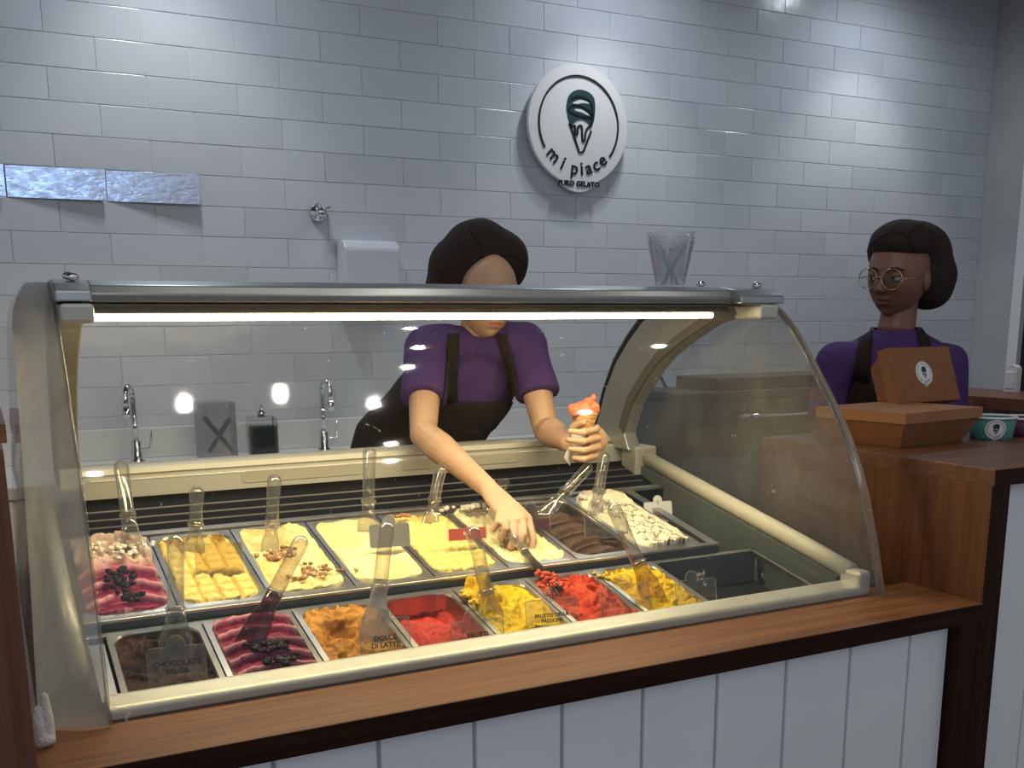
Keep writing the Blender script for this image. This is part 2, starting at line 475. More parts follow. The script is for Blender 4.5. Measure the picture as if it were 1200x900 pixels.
for r in range(-6, 14):
    par = 0 if r % 2 else 1
    c = -18 + par
    while c < 28:
        e = min(c + 2, 28)
        xc = GX + (c + e) / 2 * HALF; zc = GZ - (r + .5) * ROWH
        d = Vector((xc, WALL_Y, zc)) - CAM; q = R2.dot(d)
        u, v = CX + FPX * R0.dot(d) / q, CY + FPX * R1.dot(d) / q
        seen = -70 < u < 1250 and -35 < v < 560
        # tiles whose place the case, the people and the counter leave open come first
        spots.append((0 if seen else 1, q, r, c, e, xc, zc)); c = e
spots.sort()
rest = bmesh.new(); count = 0
for (ns, q, r, c, e, xc, zc) in spots:
    me = ME_FULL if e - c == 2 else ME_HALF
    rot = (random.uniform(-.004, .004), 0, random.uniform(-.004, .004))
    M = Matrix.Translation((xc, WALL_Y, zc)) @ Matrix.Rotation(rot[0], 4, 'X') @ Matrix.Rotation(rot[2], 4, 'Z')
    if r == 5 and c in (-4, -2, 0):            # three mirror-finish tiles turned askew to reflect the added blue panel
        t = {-4: 4.0, -2: 4.6, 0: 5.6}[c]; me = ME_MIRROR
        M = Matrix.Translation((xc - HALF, WALL_Y - .0005, zc)) @ Matrix.Rotation(math.radians(-t), 4, 'Z') @ Matrix.Translation((HALF, 0, 0))
    if ns == 0 and count < 300:
        o = bpy.data.objects.new('tile', me); COL.objects.link(o); o.parent = wall
        o.matrix_local = Matrix.Translation(-WB) @ M; count += 1
    else:
        n0 = len(rest.verts)
        rest.from_mesh(me); rest.verts.ensure_lookup_table()
        bmesh.ops.transform(rest, matrix=Matrix.Translation(-WB) @ M, verts=rest.verts[n0:])
obj('tile_field', bm_mesh(rest, 'tile_field'), M_TILE, wall, 'stuff')

M_FLOOR = mat('grey_floor', (.30, .29, .28), .35, var=.1, vscale=2)
struct(box('floor', (-4, -4, -.05), (6.5, WALL_Y + .1, 0), M_FLOOR, bevel=0))
M_CEIL = mat('brown_grey_ceiling', (.16, .13, .11), .8)
struct(box('ceiling', (-2.6, .2, CEIL), (6.2, WALL_Y + .1, CEIL + .05), M_CEIL, bevel=0))
M_WALLP = mat('grey_wall_paint', (.46, .46, .45), .75, bump=.25, bscale=90, var=.07, vscale=5)
struct(box('wall_right', (XR, 3.572, 0), (XR + .12, WALL_Y, CEIL), M_WALLP, bevel=0))
struct(box('trim_1', (XR - .012, 3.515, 0), (XR + .1, 3.572, 2.25), M_WHITE, bevel=.003))
M_DOOR = mat('black_doorway_leaf', (.012, .012, .013), .35)
struct(box('door_1', (XR + .02, 2.70, 0), (XR + .08, 3.515, 2.25), M_DOOR, bevel=.003))
_w = struct(box('wall_right_far', (XR, 1.2, 0), (XR + .12, 2.70, CEIL), M_WALLP, bevel=0))
_w.name = 'wall_side'
struct(box('wall_right_lintel', (XR, 2.70, 2.25), (XR + .12, 3.572, CEIL), M_WALLP, bevel=0)).name = 'wall_lintel'

# glowing panel added out of view so that the askew tiles mirror its blue light
M_GLOW = mat('blue_panel_glow', (.5, .6, .8), .5, emit=((.42, .62, 1.0), 4.2))
lb = thing('added_glow_panel', (-.76, -3.3, 2.36), 'unseen pale blue glowing panel added for the askew tiles to reflect', 'added panel')
box('panel', (-1.4, -3.32, 2.4), (-.12, -3.30, 3.1), M_GLOW, lb, bevel=0)
box('frame', (-1.44, -3.36, 2.36), (-.08, -3.325, 3.14), M_TOPRAIL, lb, bevel=.004)

# ================================================================== counters
LEDGE_Z, LEDGE_Y, PX = 0.82, 1.39, 1.806
ct = thing('service_counter', (0.9, 1.45, 0), 'walnut ledge on white boarded front carrying the gelato display case', 'counter')
box('ledge', (.012, LEDGE_Y + .002, .782), (PX, 1.60, LEDGE_Z), M_WOODX, ct, .001)
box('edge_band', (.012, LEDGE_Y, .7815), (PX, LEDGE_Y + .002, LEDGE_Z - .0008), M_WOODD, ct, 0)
box('post', (1.742, 1.392, 0), (PX - .001, 1.47, .782), M_WOODDZ, ct, .001)
GR = .4870
k = -3
while True:
    x0 = GR + .1632 * k; x1 = min(x0 + .1632, 1.742); k += 1
    if x1 <= .012: continue
    if x0 >= 1.741: break
    box('board', (max(x0, .012) + .0035, 1.418, .02), (x1 - .0035, 1.440, .782), M_PAINT, ct, .0025)
box('backing', (.012, 1.4255, .0), (1.742, 1.455, .78), mat('grey_joint', (.42, .43, .44), .8), ct, 0)
box('side_post', (-.10, 1.392, 0), (.0118, 1.47, 1.252), M_WOODZ, ct, .0015)

rc = thing('side_counter', (2.4, 1.75, 0), 'taller walnut counter holding the kraft boxes and paper cups', 'counter')
box('counter_top', (PX, 1.392, 1.066), (3.3, 2.10, 1.10), M_WOODT, rc, .0015)
box('side_panel', (PX, 1.396, 0), (PX + .052, 2.098, 1.066), M_WOODZ, rc, .001)
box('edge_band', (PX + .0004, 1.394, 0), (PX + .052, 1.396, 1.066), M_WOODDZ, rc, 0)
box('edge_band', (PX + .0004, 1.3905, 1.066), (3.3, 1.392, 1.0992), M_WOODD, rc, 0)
x = PX + .053
for x1 in (2.008, 2.17, 2.33, 2.49, 2.65, 2.81, 2.97, 3.13, 3.3):
    box('board', (x, 1.42, .02), (x1 - .006, 1.442, 1.066), M_PAINT, rc, .003); x = x1
box('backing', (PX + .053, 1.4275, 0), (3.3, 1.455, 1.066), MATS['grey_joint'], rc, 0)

bc = thing('return_counter', (3.7, 2.7, 0), 'narrow walnut topped counter in front of the black doorway', 'counter')
box('counter_top', (3.50, 1.9, 1.052), (3.90, 3.32, 1.10), M_WOODT, bc, .002)
box('panel', (3.56, 1.95, 0), (3.86, 3.28, 1.052), MATS['grey_wall_paint'], bc, 0)
pp = onZ(1184, 457, 1.10)
bp_ = thing('napkin_box', (3.80, 2.86, 1.10), 'white box with rounded top beside the black doorway', 'box')
def nb():
    p = onX(1178, 456, 3.80); q_ = onX(1192, 456, 3.80); t_ = onX(1185, 427, 3.80)
    y0, y1 = q_.y, p.y; yc = (y0 + y1) / 2; zt = t_.z
    prof = [(y0, 1.10), (y0, zt - .02)] + [(yc - (y1 - y0) / 2 * math.cos(a), zt - .02 + .02 * math.sin(a)) for a in (.5, 1.0, PI / 2, 2.1, 2.6)] + [(y1, zt - .02), (y1, 1.10)]
    bp_.location = (3.80, yc, 1.10)
    extrude_x('shell', prof, 3.79, 3.82, M_WHITE, bp_, .002)
    extrude_x('flap', [(y0 + .008, 1.115), (y0 + .008, zt - .03), (y1 - .008, zt - .03), (y1 - .008, 1.115)], 3.785, 3.7905, M_WHITE, bp_, .001)
nb()
lc = thing('left_counter', (-.3, 2.65, 0), 'walnut counter end behind the side post, left of the fogged glass', 'counter')
box('counter_top', (-.9, 2.45, 1.152), (.030, 2.95, 1.193), M_WOODT, lc, .002)
box('panel', (-.88, 2.47, 0), (.005, 2.93, 1.152), M_WOODZ, lc, .001)

# sink counter along the tiled wall
sk = thing('sink_counter', (1.2, 3.5, 0), 'white sink counter with upstand below the tiled wall', 'counter')
M_SINK = mat('white_stone', (.66, .67, .66), .35, var=.03)
box('worktop', (.0, 3.28, .90), (2.9, WALL_Y - .008, .94), M_SINK, sk, .004)
box('upstand', (.0, 3.775, .94), (2.9, WALL_Y - .008, 1.046), M_SINK, sk, .003)
for i in range(4):
    box('cabinet_door', (.02 + .72 * i, 3.30, .1), (.72 * i + .71, 3.32, .895), M_PAINT, sk, .002)
box('carcass', (.0, 3.32, 0), (2.9, WALL_Y - .01, .90), M_PAINT, sk, 0)

# dark equipment behind the worker at the side counter
eq = thing('chest_freezer', (2.62, 3.05, 0), 'dark grey equipment cabinet behind the worker in round glasses', 'cabinet')
M_EQ = mat('dark_grey_panel', (.045, .047, .05), .45, var=.1)
ez = onY(850, 459, 2.92).z; ex0 = onY(797, 480, 2.92).x; ex1 = onY(847, 450, 2.92).x
eq.location = (ex0 + .6, 3.05, 0)
box('body', (ex0 + .01, 2.93, 0), (ex0 + 1.25, 3.24, ez - .03), M_EQ, eq, .004)
box('lid', (ex0, 2.92, ez - .028), (ex0 + 1.26, 3.245, ez), M_EQ, eq, .005)
box('control_panel', (ex1, 2.96, ez), (ex0 + 1.2, 3.2, onY(900, 441, 2.96).z), mat('black_panel', (.02, .02, .02), .4), eq, .005)
tube('handle', [Vector((ex0 + .25, 2.915, ez - .09)), Vector((ex0 + .30, 2.895, ez - .09)), Vector((ex0 + .8, 2.895, ez - .09)), Vector((ex0 + .85, 2.915, ez - .09))], .010, M_CHROME, eq, 8)
cable = tube('power_cable', [onY(770, 436, 3.78), onY(776, 446, 3.72), onY(786, 464, 3.60), onY(790, 467, 3.4), Vector((ex0 + .02, 3.26, ez - .12))], .008, M_BLACK, None, 8)
tag(cable, 'black power cable running from the tiled wall to the dark cabinet', 'cable')

# ================================================================== gelato display case
XA, XB = 0.115, 1.655           # seams between front glass and the bent end glasses
XL, XRR = 0.045, 1.712          # outer faces of the end glasses
case = thing('gelato_display_case', (0.88, 2.05, 0), 'curved glass gelato display case with lit top rail', 'display case')
gprof = spline([(1.536, .822), (1.560, .907), (1.583, .980), (1.612, 1.057), (1.649, 1.129), (1.701, 1.206), (1.759, 1.278), (1.819, 1.349), (1.880, 1.408), (1.935, 1.446)], 4)
gprof = [(p.x, p.y) for p in gprof]
gtop = gprof + [(p.x, p.y) for p in spline([(1.935, 1.446), (1.98, 1.466), (2.03, 1.474)], 4)][1:]
M_FRONT = glass('front_glass', (.965, .975, .965), haze=.010, haze_col=(.8, .8, .75), hscale=2.2, smear=.55, stretch=(1, .9, .55), rough=.045)
M_FOG = glass('fogged_end_glass', (.9, .9, .87), haze=.93, haze_col=(.40, .415, .42), hscale=7, hcontrast=(.25, .6), stretch=(1, 1, .4), smear=.3)
M_SIDE = glass('misted_side_glass', (.90, .91, .90), haze=.46, haze_col=(.46, .46, .45), hscale=5, hcontrast=(.32, .68), stretch=(1, 1.0, .7), smear=.25)
M_CORN = glass('misted_corner_glass', (.85, .84, .82), haze=.50, haze_col=(.55, .50, .46), hscale=5, stretch=(1, 1, .6))
M_SIDEL = glass('clear_side_glass', (.95, .96, .95))
strip_x('front_glass', gprof, XA, XB, M_FRONT, case, 1)
# thin glass edges at the two seams
for xs in (XA, XB):
    tube('glass_edge', [Vector((xs, a - .002, b)) for a, b in gprof], .0028, M_CLEAR, case, 6)
def end_glass(name, xs, xo, m_corner, m_side):
    """bent corner from the front return into the flat side panel"""
    sgn = 1 if xo > xs else -1; r0 = abs(xo - xs)
    def rad(z):
        if sgn > 0: return r0
        k = max(0., min(1., (z - .82) / .60)); q = .094 - .030 * k
        return q - .030 * max(0., (z - 1.40) / .074) ** 2
    r = r0
    o0 = base_of(case); NA = 8; v, f = [], []; n = len(gtop)
    for k in range(NA + 1):
        a = PI / 2 * k / NA
        for (yy, zz) in gtop:
            v.append(Vector((xs + sgn * rad(zz) * math.sin(a), yy + r * (1 - math.cos(a)), zz)) - o0)
    for k in range(NA):
        for i in range(n - 1): f.append([k * n + i, k * n + i + 1, (k + 1) * n + i + 1, (k + 1) * n + i])
    c = obj(name, pydata(name, v, f), m_corner, case, None, True)
    v, f = [], []
    for (yy, zz) in gtop:
        v.append(Vector((xs + sgn * rad(zz), yy + r, zz)) - o0)
    yb = [max(2.56, 0) for _ in gtop]
    # straight back edge, rising with the arm
    for i, (yy, zz) in enumerate(gtop):
        zb = zz
        ye = 2.60 if zz < 1.08 else 2.60 - (zz - 1.08) / (1.474 - 1.08) * .30
        v.append(Vector((xs + sgn * rad(zz), max(ye, yy + r + .01), zz)) - o0)
    for i in range(n - 1): f.append([i, i + 1, n + i + 1, n + i])
    s = obj('side_glass', pydata('side_glass', v, f), m_side, case, None, True)
    return c, s
end_glass('corner_glass', XA, XL, M_FOG, M_SIDEL)
end_glass('corner_glass', XB, XRR, M_CORN, M_SIDE)

# front rail and side rails
extrude_x('front_rail', [(1.555, .8205), (1.555, .834), (1.561, .8395), (1.600, .8460), (1.618, .841), (1.618, .8205)], XA, XB - .005, M_RAIL, case, .003)
o0 = base_of(case)
tube('side_rail', [Vector((1.640, 1.600, .862)), Vector((1.640, 1.75, .894)), Vector((1.640, 2.395, 1.022))], .019, mat('cream_rail', (.60, .57, .44), .5), case, 12, side=(1, 0, 0), flat=.021)
tube('side_rail', [Vector((.088, 1.66, .862)), Vector((.088, 2.395, 1.022))], .016, M_RAIL, case, 12, side=(1, 0, 0), flat=.02)
box('corner_cap', (1.622, 1.556, .8205), (1.656, 1.618, .872), M_RAIL, case, .008)
box('rear_block', (1.60, 2.385, .93), (1.672, 2.46, 1.055), M_BEIGE, case, .006)
# inner side walls below the rails
M_INNER = mat('grey_green_inner_wall', (.12, .14, .13), .22, .2, var=.15, vscale=6)
def quad(name, pts, material, parent, kind=None):
    oo = base_of(parent)
    return obj(name, pydata(name, [Vector(p) - oo for p in pts], [[0, 1, 2, 3]]), material, parent, kind)
extrude_x('inner_wall', [(1.622, .60), (1.622, .850), (2.40, 1.005), (2.40, .60)], 1.618, 1.634, M_INNER, case)
extrude_x('inner_wall', [(1.622, .60), (1.622, .850), (2.40, 1.005), (2.40, .60)], .098, .110, M_INNER, case)
# top rail, lower rail, light strip
extrude_x('top_rail', [(1.905, 1.4365), (1.900, 1.450), (1.912, 1.466), (1.945, 1.475), (2.02, 1.476), (2.05, 1.470), (2.055, 1.452), (2.05, 1.4365)], .172, 1.53, M_TOPRAIL, case, .003)
extrude_x('lower_rail', [(1.912, 1.418), (1.912, 1.4355), (2.045, 1.4355), (2.045, 1.418)], .172, 1.53, mat('dark_bronze_rail', (.16, .15, .12), .35, .7), case, .002)
M_LED = mat('warm_led_strip', (1, .95, .8), .5, emit=((1.0, .86, .56), 26.0))
box('led_strip', (.178, 1.928, 1.4055), (1.50, 1.950, 1.4175), M_LED, case, .003)
ld = bpy.data.lights.new('led_light', 'AREA'); ld.shape = 'RECTANGLE'; ld.size = 1.32; ld.size_y = .03; ld.energy = 8.5; ld.color = (1.0, .80, .44)
lo = bpy.data.objects.new('led_light', ld); COL.objects.link(lo); lo.location = (.84, 1.955, 1.402)
lo.rotation_euler = (Vector((.84, 2.05, .9)) - Vector((.84, 1.955, 1.402))).to_track_quat('-Z', 'Y').to_euler()
# end castings of the top rail with knobs
for (x0, x1) in ((XA, .172), (1.53, XB)):
    b_ = extrude_x('end_bracket', [(1.868, 1.437), (1.872, 1.455), (1.90, 1.468), (1.95, 1.476), (2.04, 1.476), (2.055, 1.450), (2.05, 1.437)], x0, x1, M_TOPRAIL, case, .003)
    xx = min(max(x0, XB - .075), XB - .03) if x0 > 1 else x0 + .006
    extrude_x('clamp', [(1.862, 1.402), (1.858, 1.434), (1.960, 1.434), (1.955, 1.402)], xx, xx + .052, M_RAIL, case, .006)
for (kx, ky) in ((.148, 1.925), (.150, 2.01), (1.618, 1.925), (1.522, 2.01)):
    zb = 1.470 if ky < 1.95 else 1.475
    lathe('clamp_knob', [(.004, 0), (.004, .004), (.0105, .0045), (.0118, .009), (.009, .014), (.003, .0165)], M_CHROME, case, 16, Vector((kx, ky, zb)) - o0, True, True)
# support arms, cast in one sweep from the rear frame to the top rail
arm = [(2.600, 1.045), (2.575, 1.097), (2.530, 1.20), (2.474, 1.285), (2.410, 1.347), (2.347, 1.396), (2.277, 1.433), (2.20, 1.452), (2.06, 1.455),
       (1.99, 1.436), (1.93, 1.434), (1.90, 1.412), (1.935, 1.412), (2.05, 1.394), (2.152, 1.352), (2.245, 1.304), (2.300, 1.262), (2.341, 1.222), (2.385, 1.175), (2.405, 1.135), (2.425, 1.09), (2.40, 1.045)]
for (x0, x1) in ((.122, .168), (1.585, 1.628)):
    a_ = extrude_x('support_arm', arm, x0, x1, mat('grey_cast_arm', (.40, .40, .37), .4, .6, var=.06), case, .004)
    edge = [(2.585, 1.097), (2.540, 1.20), (2.484, 1.290), (2.420, 1.354), (2.357, 1.404), (2.29, 1.438)]
    tube('gasket', [Vector((x0 + .012, y_, z_)) for y_, z_ in edge], .012, M_BLACK, case, 8)
    web = [(1.94, 1.4125), (2.05, 1.3945), (2.152, 1.3525), (2.245, 1.3045), (2.300, 1.2625), (2.341, 1.2225), (2.385, 1.1755), (2.405, 1.1355), (2.425, 1.092)]
    top_ = [(y_ + .020, z_ + .017) for y_, z_ in web[::-1]]
    extrude_x('arm_web', web + top_, x0 - .005, x0 + .004, mat('bronze_grey_web', (.20, .19, .155), .4, .6), case, .001)
# rear frame with two recessed handles
extrude_x('rear_frame', [(2.492, 1.006), (2.492, 1.048), (2.500, 1.052), (2.500, 1.058), (2.494, 1.062), (2.500, 1.075), (2.515, 1.080), (2.560, 1.080), (2.565, 1.006)], .17, 1.632, M_BEIGE, case, .001)
box('seal_line', (.19, 2.4895, 1.0475), (1.60, 2.4935, 1.0515), mat('pale_seal', (.80, .78, .70), .5), case, .001)
M_REC = mat('handle_recess', (.40, .37, .28), .45)
def recess(u0, u1, v0, v1):
    a = onY(u0, v0, 2.4905); b = onY(u1, v1, 2.4905)
    Mx = Matrix.Translation(Vector(((a.x + b.x) / 2, 2.4912, (a.z + b.z) / 2)) - o0) @ Matrix.Rotation(PI / 2, 4, 'X')
    h_ = .026
    pr = rrect(abs(b.x - a.x), h_, .011)
    flat_shape('handle_recess', pr, -.001, .0014, M_REC, case, Mx)
    line_shape('handle_rim', pr, .002, .001, M_BEIGE, case, Mx, True, .0012)
recess(284, 425, 560, 548); recess(470, 610, 546, 534)
box('end_block', (1.50, 2.478, 1.004), (1.628, 2.494, 1.055), M_RAIL, case, .003)
M_SLAT = mat('dim_slat', (.20, .19, .16), .35, .6)
# sloping vent grille with light slats in front of the rear frame
extrude_x('vent_back', [(2.275, .945), (2.490, 1.008), (2.490, .94), (2.275, .90)], .112, 1.617, M_DARK, case)
for i, (yy, zz, rr) in enumerate(((2.350, .9675, .0012), (2.385, .9780, .0012), (2.425, .990, .0008))):
    box('grille_slat', (.14, yy - .0035, zz - .003), (1.60, yy + .0035, zz + rr), M_SLAT, case, .0005)
# tray frames that carry the pans
def slope(y, y0, z0): return z0 + SL * (y - y0)
def sloped(name, x0, x1, ya, yb, y0, z0, dz, th, material, bevel=.0008):
    return extrude_x(name, [(ya, slope(ya, y0, z0) + dz - th), (ya, slope(ya, y0, z0) + dz), (yb, slope(yb, y0, z0) + dz), (yb, slope(yb, y0, z0) + dz - th)], x0, x1, material, case, bevel)
sloped('rear_tray_lip', .112, 1.512, 1.893, 1.906, BY, BZ, .001, .006, M_STEEL)
sloped('rear_tray_face', .112, 1.512, 1.896, 1.902, BY, BZ, -.006, .045, M_INNER)
sloped('rear_tray_bar', .112, 1.612, 2.268, 2.284, BY, BZ, .004, .008, M_STEEL)
sloped('deck', .112, 1.617, 1.615, 2.275, BY, BZ, -.125, .01, M_DARK, 0)
sloped('tray_end', 1.488, 1.512, 1.903, 2.27, BY, BZ, .0, .008, M_STEEL)
sloped('front_tray_bar', .112, 1.60, 1.872, 1.886, FY, FZ, -.004, .006, M_STEEL)
# open well without a pan at the right of the front row
sloped('well_edge', 1.588, 1.596, 1.628, 1.872, FY, FZ, .0, .012, M_STEEL)
sloped('well_back', 1.32, 1.596, 1.864, 1.872, FY, FZ, .0, .10, M_INNER)
sloped('well_floor', 1.318, 1.600, 1.63, 1.87, FY, FZ, -.075, .004, mat('wet_dark_steel', (.10, .105, .10), .18, .8), 0)
sloped('end_tray', .113, .139, 1.64, 1.83, FY, FZ, .004, .02, M_STEEL)
# body below
box('cabinet', (XL + .01, 1.50, 0), (XRR - .01, 2.56, .60), M_PAINT, case, .004)
extrude_x('inner_front', [(1.590, .60), (1.590, .8203), (1.611, .8203), (1.611, .60)], XA, XB, M_INNER, case)
extrude_x('rear_cladding', [(2.50, .60), (2.50, 1.006), (2.562, 1.006), (2.562, .60)], XL + .02, XRR - .02, M_PAINT, case)

# ================================================================== pans of gelato
ANG = math.atan(SL); CA = math.cos(ANG)
def gel_material(name, rough=.42, bump=.25, bscale=130, shine=.35):
    mt, N, L, b = nodes_of(name)
    at = N.new('ShaderNodeVertexColor'); at.layer_name = 'flavour'
    tc = N.new('ShaderNodeTexCoord')
    n = N.new('ShaderNodeTexNoise'); n.inputs['Scale'].default_value = 70; n.inputs['Detail'].default_value = 6
    L.new(tc.outputs['Object'], n.inputs['Vector'])
    r = N.new('ShaderNodeMapRange'); r.inputs['From Min'].default_value = .3; r.inputs['From Max'].default_value = .7
    r.inputs['To Min'].default_value = .86; r.inputs['To Max'].default_value = 1.08
    L.new(n.outputs['Fac'], r.inputs['Value'])
    h = N.new('ShaderNodeHueSaturation'); L.new(at.outputs['Color'], h.inputs['Color']); L.new(r.outputs['Result'], h.inputs['Value'])
    L.new(h.outputs['Color'], b.inputs['Base Color'])
    b.inputs['Roughness'].default_value = rough; b.inputs['Specular IOR Level'].default_value = shine
    n2 = N.new('ShaderNodeTexNoise'); n2.inputs['Scale'].default_value = bscale; n2.inputs['Detail'].default_value = 8
    L.new(tc.outputs['Object'], n2.inputs['Vector'])
    bp = N.new('ShaderNodeBump'); bp.inputs['Strength'].default_value = bump; bp.inputs['Distance'].default_value = .006
    L.new(n2.outputs['Fac'], bp.inputs['Height']); L.new(bp.outputs['Normal'], b.inputs['Normal'])
    return mt
M_GEL = gel_material('gelato_cream', .5, .25, 130, .2); M_GELR = gel_material('gelato_rough', .55, .45, 90, .12)
def rr_half(y, L_, W_, r):
    """half width of a rounded rectangle at depth y"""
    d = min(y, L_ - y)
    if d >= r: return W_ / 2
    d = max(d, 0)
    return W_ / 2 - r + math.sqrt(max(r * r - (r - d) ** 2, 0))
def fbm(x, y, z=0., o=4):
    s, a = 0., 1.
    for _ in range(o):
        s += a * noise.noise(Vector((x, y, z))); x *= 2.03; y *= 2.03; z += 3.1; a *= .5
    return s
def sm(a, b, t):
    t = max(0., min(1., (t - a) / (b - a))); return t * t * (3 - 2 * t)
def mixc(a, b, t): return tuple(a[i] + (b[i] - a[i]) * t for i in range(3))
def make_pan(xc, wd, L_, y0, z0, label, flavour, rough=False, depth=.105, inset=.011, wall_m=None):
    """pan standing in the sloping tray; local x across, y up the slope, z off the slope"""
    t = thing('gelato_pan', (xc, y0, z0), label, 'gelato pan', 'steel pans in the gelato display case')
    t.rotation_euler = (ANG, 0, 0)
    bm = bmesh.new()
    def ring(w_, l_, r, z):
        return [bm.verts.new((p[0], p[1], z)) for p in rrect(w_, l_, r, 5, 0, L_ / 2)]
    fw = wd - .003
    rs = [ring(fw - .004, L_ - .004, .004, -.006), ring(fw, L_, .004, -.001), ring(fw, L_, .004, .0005), ring(wd - 2 * inset, L_ - 2 * inset, .036, .0015),
          ring(wd - 2 * inset - .004, L_ - 2 * inset - .004, .035, -.002), ring(wd - 2 * inset - .020, L_ - 2 * inset - .02, .030, -depth), ]
    for a, b in zip(rs, rs[1:]):
        n = len(a)
        for i in range(n): bm.faces.new((a[i], a[(i + 1) % n], b[(i + 1) % n], b[i]))
    bm.faces.new(rs[-1])
    bmesh.ops.recalc_face_normals(bm, faces=bm.faces)
    o = obj('tub', bm_mesh(bm, 'tub'), M_STEEL, t)
    for p in o.data.polygons: p.use_smooth = False
    # gelato surface
    W2, L2 = wd - 2 * inset - .003, L_ - 2 * inset - .003
    nx, ny = 56, max(40, int(56 * L2 / W2))
    v, f, cols = [], [], []
    for j in range(ny + 1):
        y = L2 * j / ny
        yy = min(max(y, .0006), L2 - .0006)
        hw = rr_half(yy, L2, W2, .035)
        for i in range(nx + 1):
            s = i / nx * 2 - 1
            x = s * hw
            h, c = flavour(x / W2 + .5, y / L2, x, y)
            v.append((x, y + inset + .0015, h)); cols.append(c)
    for j in range(ny):
        for i in range(nx):
            a = j * (nx + 1) + i; f.append([a, a + 1, a + nx + 2, a + nx + 1])
    # skirt so that the mass has a body
    n0 = len(v); bord = list(range(nx + 1)) + [(j + 1) * (nx + 1) - 1 for j in range(1, ny + 1)] + [ny * (nx + 1) + i for i in range(nx - 1, -1, -1)] + [j * (nx + 1) for j in range(ny - 1, 0, -1)]
    for b_ in bord:
        x, y, h = v[b_]; v.append((x * .94, L_ / 2 + (y - L_ / 2) * .96, -depth + .006)); cols.append(cols[b_])
    m_ = len(bord)
    for q in range(m_): f.append([bord[q], n0 + q, n0 + (q + 1) % m_, bord[(q + 1) % m_]])
    me = pydata('gelato', v, f)
    ca = me.color_attributes.new('flavour', 'FLOAT_COLOR', 'POINT')
    for i, c in enumerate(cols): ca.data[i].color = (*c, 1)
    bm = bmesh.new(); bm.from_mesh(me); bmesh.ops.recalc_face_normals(bm, faces=bm.faces); bm.to_mesh(me); bm.free()
    obj('gelato', me, M_GELR if rough else M_GEL, t, None, True)
    return t, W2, L2
# ---- flavours: u across, v from the customers' end to the back
def berry(seed, cream_from):
    DARK, MAG, PINK, CRE = (.10, .005, .025), (.24, .012, .060), (.74, .34, .38), (.70, .55, .42)
    def fl(u, v, x, y):
        w_ = .05 * fbm(u * 3 + seed, v * 3, seed)
        tt = v * 5.0 + 2.2 * (u - .48) ** 2 + w_ + .25
        s = tt - math.floor(tt)
        h = -.006 + .018 * (1 - s) ** .8 * sm(0, .20, s) + .003 * fbm(u * 9, v * 9, seed)
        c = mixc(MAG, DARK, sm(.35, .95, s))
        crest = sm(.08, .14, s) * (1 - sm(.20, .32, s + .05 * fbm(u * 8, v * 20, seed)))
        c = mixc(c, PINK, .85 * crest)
        c = mixc(c, (.42, .045, .12), .6 * sm(.1, .5, fbm(u * 6, v * 8, seed + 4)))
        k = sm(cream_from - .05, cream_from + .08, v + .10 * fbm(u * 4, v * 4, seed + 2))
        sw = .5 + .5 * math.sin(14 * (u + .6 * v) + 4 * fbm(u * 2, v * 2, seed + 1))
        c = mixc(c, mixc(CRE, (.52, .33, .30), .5 * sw), k)
        h += k * (.012 + .006 * sw + .006 * fbm(u * 10, v * 10, 3))
        e = sm(.88, .99, abs(2 * u - 1)) * (1 if v < cream_from else 0)
        return h, mixc(c, (.6, .42, .30), .3 * e)
    return fl
def blocks(base, light, sauce_from, nx_, ny_, seed, amber):
    def fl(u, v, x, y):
        gx = u * nx_ + .12 * fbm(u * 3, v * 3, seed); gy = v * ny_ + .15 * fbm(u * 2, v * 2, seed + 2)
        fx, fy = gx - math.floor(gx), gy - math.floor(gy)
        edge = min(min(fx, 1 - fx) * 1.0, min(fy, 1 - fy) * 1.1)
        b = sm(.03, .13, edge)
        h = -.002 + .006 * b + .003 * (1 - fy) * b + .003 * fbm(u * 12, v * 12, seed)
        c = mixc(mixc(base, amber, .25), light, b)
        k = sm(sauce_from, sauce_from + .08, v + .08 * fbm(u * 5, v * 5, seed))
        rough = fbm(u * 9, v * 9, seed + 5)
        c = mixc(c, mixc(amber, light, sm(-.2, .5, rough)), k)
        h = h * (1 - k) + k * (-.004 + .006 * rough)
        return h, c
    return fl
def plain(base, dark, level, amp, freq, seed, swirl=0., scoop=None, ridge=0.):
    def fl(u, v, x, y):
        n = fbm(u * freq + seed, v * freq * 1.6, seed)
        h = level + amp * n
        if swirl:
            q = math.sin(9 * (v * 1.3 + .5 * (u - .5) ** 2 * 3) + 2.2 * fbm(u * 2, v * 2, seed + 1))
            h += swirl * q
        if ridge:
            a = abs(fbm(u * 4 + seed, v * 5, seed + 7)); h += ridge * (1 - sm(0, .28, a))
            n2 = fbm(u * 11, v * 14, seed + 3); h += ridge * .6 * max(n2, -.3)
        if scoop:
            su, sv, sr, sd = scoop
            d = math.hypot((u - su), (v - sv) * 1.5); h -= sd * (1 - sm(.3 * sr, sr, d + .05 * n))
        c = mixc(base, dark, sm(.0, .55, -n + .15))
        return h, c
    return fl
def scallops(seed):
    def fl(u, v, x, y):
        tt = v * 4.6 + 1.6 * (u - .62) ** 2 + .08 * fbm(u * 3, v * 3, seed)
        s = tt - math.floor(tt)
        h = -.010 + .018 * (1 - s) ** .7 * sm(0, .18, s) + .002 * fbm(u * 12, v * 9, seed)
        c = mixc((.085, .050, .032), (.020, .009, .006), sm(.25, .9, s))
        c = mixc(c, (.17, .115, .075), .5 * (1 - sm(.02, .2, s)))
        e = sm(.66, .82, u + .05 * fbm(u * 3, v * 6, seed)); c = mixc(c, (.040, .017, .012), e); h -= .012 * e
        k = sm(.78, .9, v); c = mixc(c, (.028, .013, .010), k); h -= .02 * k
        return h, c
    return fl
